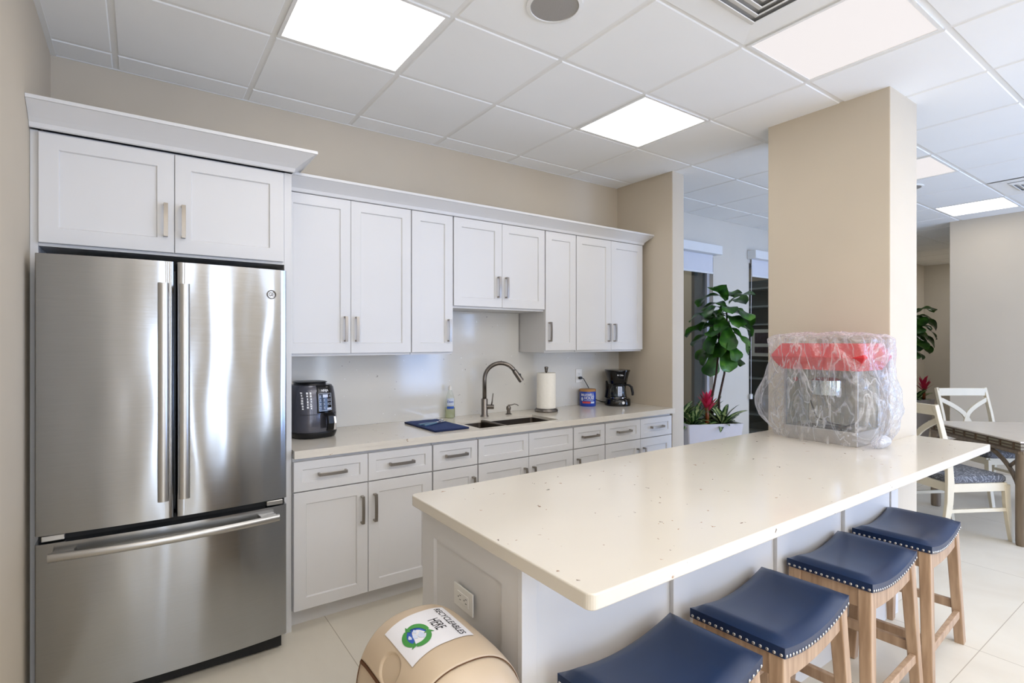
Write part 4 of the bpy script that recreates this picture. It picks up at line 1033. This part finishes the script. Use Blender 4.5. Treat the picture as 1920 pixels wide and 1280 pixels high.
t = thing('bookshelf', 'blue-grey shelf unit seen dimly through the right glazed opening', 'shelf', (7.89, 1.27, 0), -PI/2)
bm = BM(); box(bm, -.9, .9, .28, .30, 0, 2.4); box(bm, -.9, -.87, 0, .28, 0, 2.4); box(bm, .87, .9, 0, .28, 0, 2.4); obj('carcass', bm, M['shelf_back'], t)
for k in range(9):
    bm = BM(); box(bm, -.87, .87, 0, .28, .08+k*.27, .105+k*.27); obj('shelf', bm, M['shelf'], t)
t = thing('picture_frame', 'white-framed dark picture behind the right glazed opening', 'picture', (7.86, .84, 1.44), -PI/2)
bm = BM(); box(bm, -.17, .17, 0, .02, -.20, .20); obj('frame', bm, M['trim_white'], t, bevel=.003)
bm = BM(); box(bm, -.12, .12, -.003, 0, -.01, .15); box(bm, -.12, .12, -.003, 0, -.15, -.06); obj('print', bm, M['poster'], t)

# ---------------------------------------------------------------- planters and plants
def leaf_mesh(bm, base, d, L_, W_, droop=.5, twist=0, wav=.0, lyre=True, mat=0, fold=.15, mid=None, seed=0):
    """one leaf from base along unit d; droops with gravity"""
    base = Vector(base); d = Vector(d).normalized(); side = d.cross(Vector((0,0,1)))
    side = side.normalized() if side.length > .05 else Vector((1,0,0))
    up = side.cross(d).normalized()
    side = (side*math.cos(twist)+up*math.sin(twist)).normalized()
    n, m = 12, 6; V = []; pos = base.copy(); dirn = d.copy(); st_ = L_/n
    for i in range(n+1):
        q = i/n
        if lyre: w = W_*(.16+.62*math.sin(min(1, q*1.25)*PI*.5)**1.4*(.78+.22*math.cos(q*PI*2.2))+.22*q)*math.sqrt(max(0, 1-(q**5)))
        else: w = W_*math.sin(PI*min(1, q*.93+.05))**.8
        if q > .99: w = W_*.02
        nrm = side.cross(dirn).normalized(); row = []
        for j in range(m+1):
            s = (j/m-.5)*2; wv = wav*math.sin(q*11+seed+s*1.3)*abs(s)
            row.append(bm.verts.new(pos+side*s*w/2+nrm*(abs(s)*fold*w*.5+wv)))
        V.append(row); dirn = (dirn+Vector((0,0,-1))*droop/n).normalized(); pos = pos+dirn*st_
    for i in range(n):
        for j in range(m):
            f = bm.faces.new((V[i][j], V[i+1][j], V[i+1][j+1], V[i][j+1]))
            if mid is not None: f.material_index = mid if (j in (2, 3) and .1 < i/n < .95) or ((i*3+j+seed) % 4 == 0 and j in (1,4)) else mat
    return V
def planter_group(px_, py_, rz, where, seed):
    H = .675; short = 'by the glazed openings' if seed == 1 else 'far back by the dining wall'
    t = thing('planter', 'square white planter '+where, 'planter', (px_, py_, 0), rz)
    bm = BM(); loft(bm, [rrect(-.225,.225,-.225,.225,.02,0), rrect(-.29,.29,-.29,.29,.02,H), rrect(-.27,.27,-.27,.27,.015,H), rrect(-.265,.265,-.265,.265,.015,H-.06)], cap=False); obj('pot', bm, M['planter'], t, smooth='auto')
    bm = BM(); loft(bm, [rrect(-.262,.262,-.262,.262,.015,H-.07), rrect(-.262,.262,-.262,.262,.015,H-.045)]); obj('soil', bm, M['soil'], t)
    rnd = random.Random(seed)
    base = Matrix.Translation((px_, py_, 0)) @ Matrix.Rotation(rz, 4, 'Z')
    # fiddle-leaf fig
    f = thing('fiddle_leaf_fig', 'fiddle-leaf fig with broad glossy leaves in the planter '+short, 'plant', base @ Vector((.04,.0,H-.045)))
    ends = []
    for k, (a, b_) in enumerate(((.10,-.02),(.16,-.06))):
        bm = BM(); top = (a*1.6+.05, b_, .72+.16*k); tube(bm, [(a,b_,0),(a+.012,b_+.01,.25),(a*1.3+.03,b_-.008,.5),top,(top[0]+.02*(1-2*k),top[1],top[2]+.32)], .013, 8, .6); obj('trunk', bm, M['bark'], f, smooth=True); ends.append(top)
    bm = BM(); n = 40
    for k in range(n):
        q = k/n; src = ends[k % 2]; z = src[2]+.02+.40*q; a = k*2.399+seed; el = -.35+1.35*q+rnd.uniform(-.2,.2)
        d = (math.cos(a)*math.cos(el), math.sin(a)*math.cos(el), math.sin(el))
        leaf_mesh(bm, (src[0]+.02*math.cos(a), src[1]+.02*math.sin(a), z), d, rnd.uniform(.26,.36), rnd.uniform(.20,.27), droop=rnd.uniform(1.2,2.4), twist=rnd.uniform(-.5,.5), wav=.014, seed=k)
    obj('foliage', bm, M['fig'], f, smooth=True)
    # low plants
    spots = ((.16,-.13),(-.14,-.12),(.17,.12),(-.16,.10)) if seed == 1 else ((.14,-.12),(-.12,-.12),(.0,.12))
    names = ['near right corner','near left corner','far right corner','far left corner']
    for k, (a, b_) in enumerate(spots):
        p = base @ Vector((a, b_, H-.045))
        g = thing('aglaonema', 'pale-striped leafy plant, %s of the planter %s' % (names[k], short), 'plant', p)
        bm = BM()
        for i in range(22):
            an = i*2.399+k; el = rnd.uniform(.25, 1.35)
            leaf_mesh(bm, (0,0,.0), (math.cos(an)*math.cos(el), math.sin(an)*math.cos(el), math.sin(el)), rnd.uniform(.20,.33), rnd.uniform(.05,.075), droop=rnd.uniform(.6,1.5), twist=rnd.uniform(-.3,.3), lyre=False, mid=1, seed=i)
        obj('foliage', bm, [M['agl'], M['agl2']], g, smooth=True)
    p = base @ Vector(((-.02,-.16,H-.045) if seed == 1 else (.2,-.2,H-.045)))
    g = thing('bromeliad', 'crimson bromeliad flower in the planter '+short, 'flower', p)
    bm = BM(); tube(bm, [(0,0,0),(.0,0,.12),(-.005,0,.2)], .020, 10, .8); obj('stem', bm, M['brom_low'], g, smooth=True)
    bm = BM()
    for i in range(16):
        an = i*2.399; el = .75+.55*(i/16); h0 = .14+.10*i/16
        leaf_mesh(bm, (0,0,h0), (math.cos(an)*math.cos(el), math.sin(an)*math.cos(el), math.sin(el)), .15, .038, droop=.2, lyre=False, seed=i)
    obj('flower', bm, M['brom'], g, smooth=True)
planter_group(4.93, -.17, -.45, 'standing at the left glazed opening behind the wall end', 1)
planter_group(8.97, -.50, -.30, 'standing far back beside the dining wall', 2)
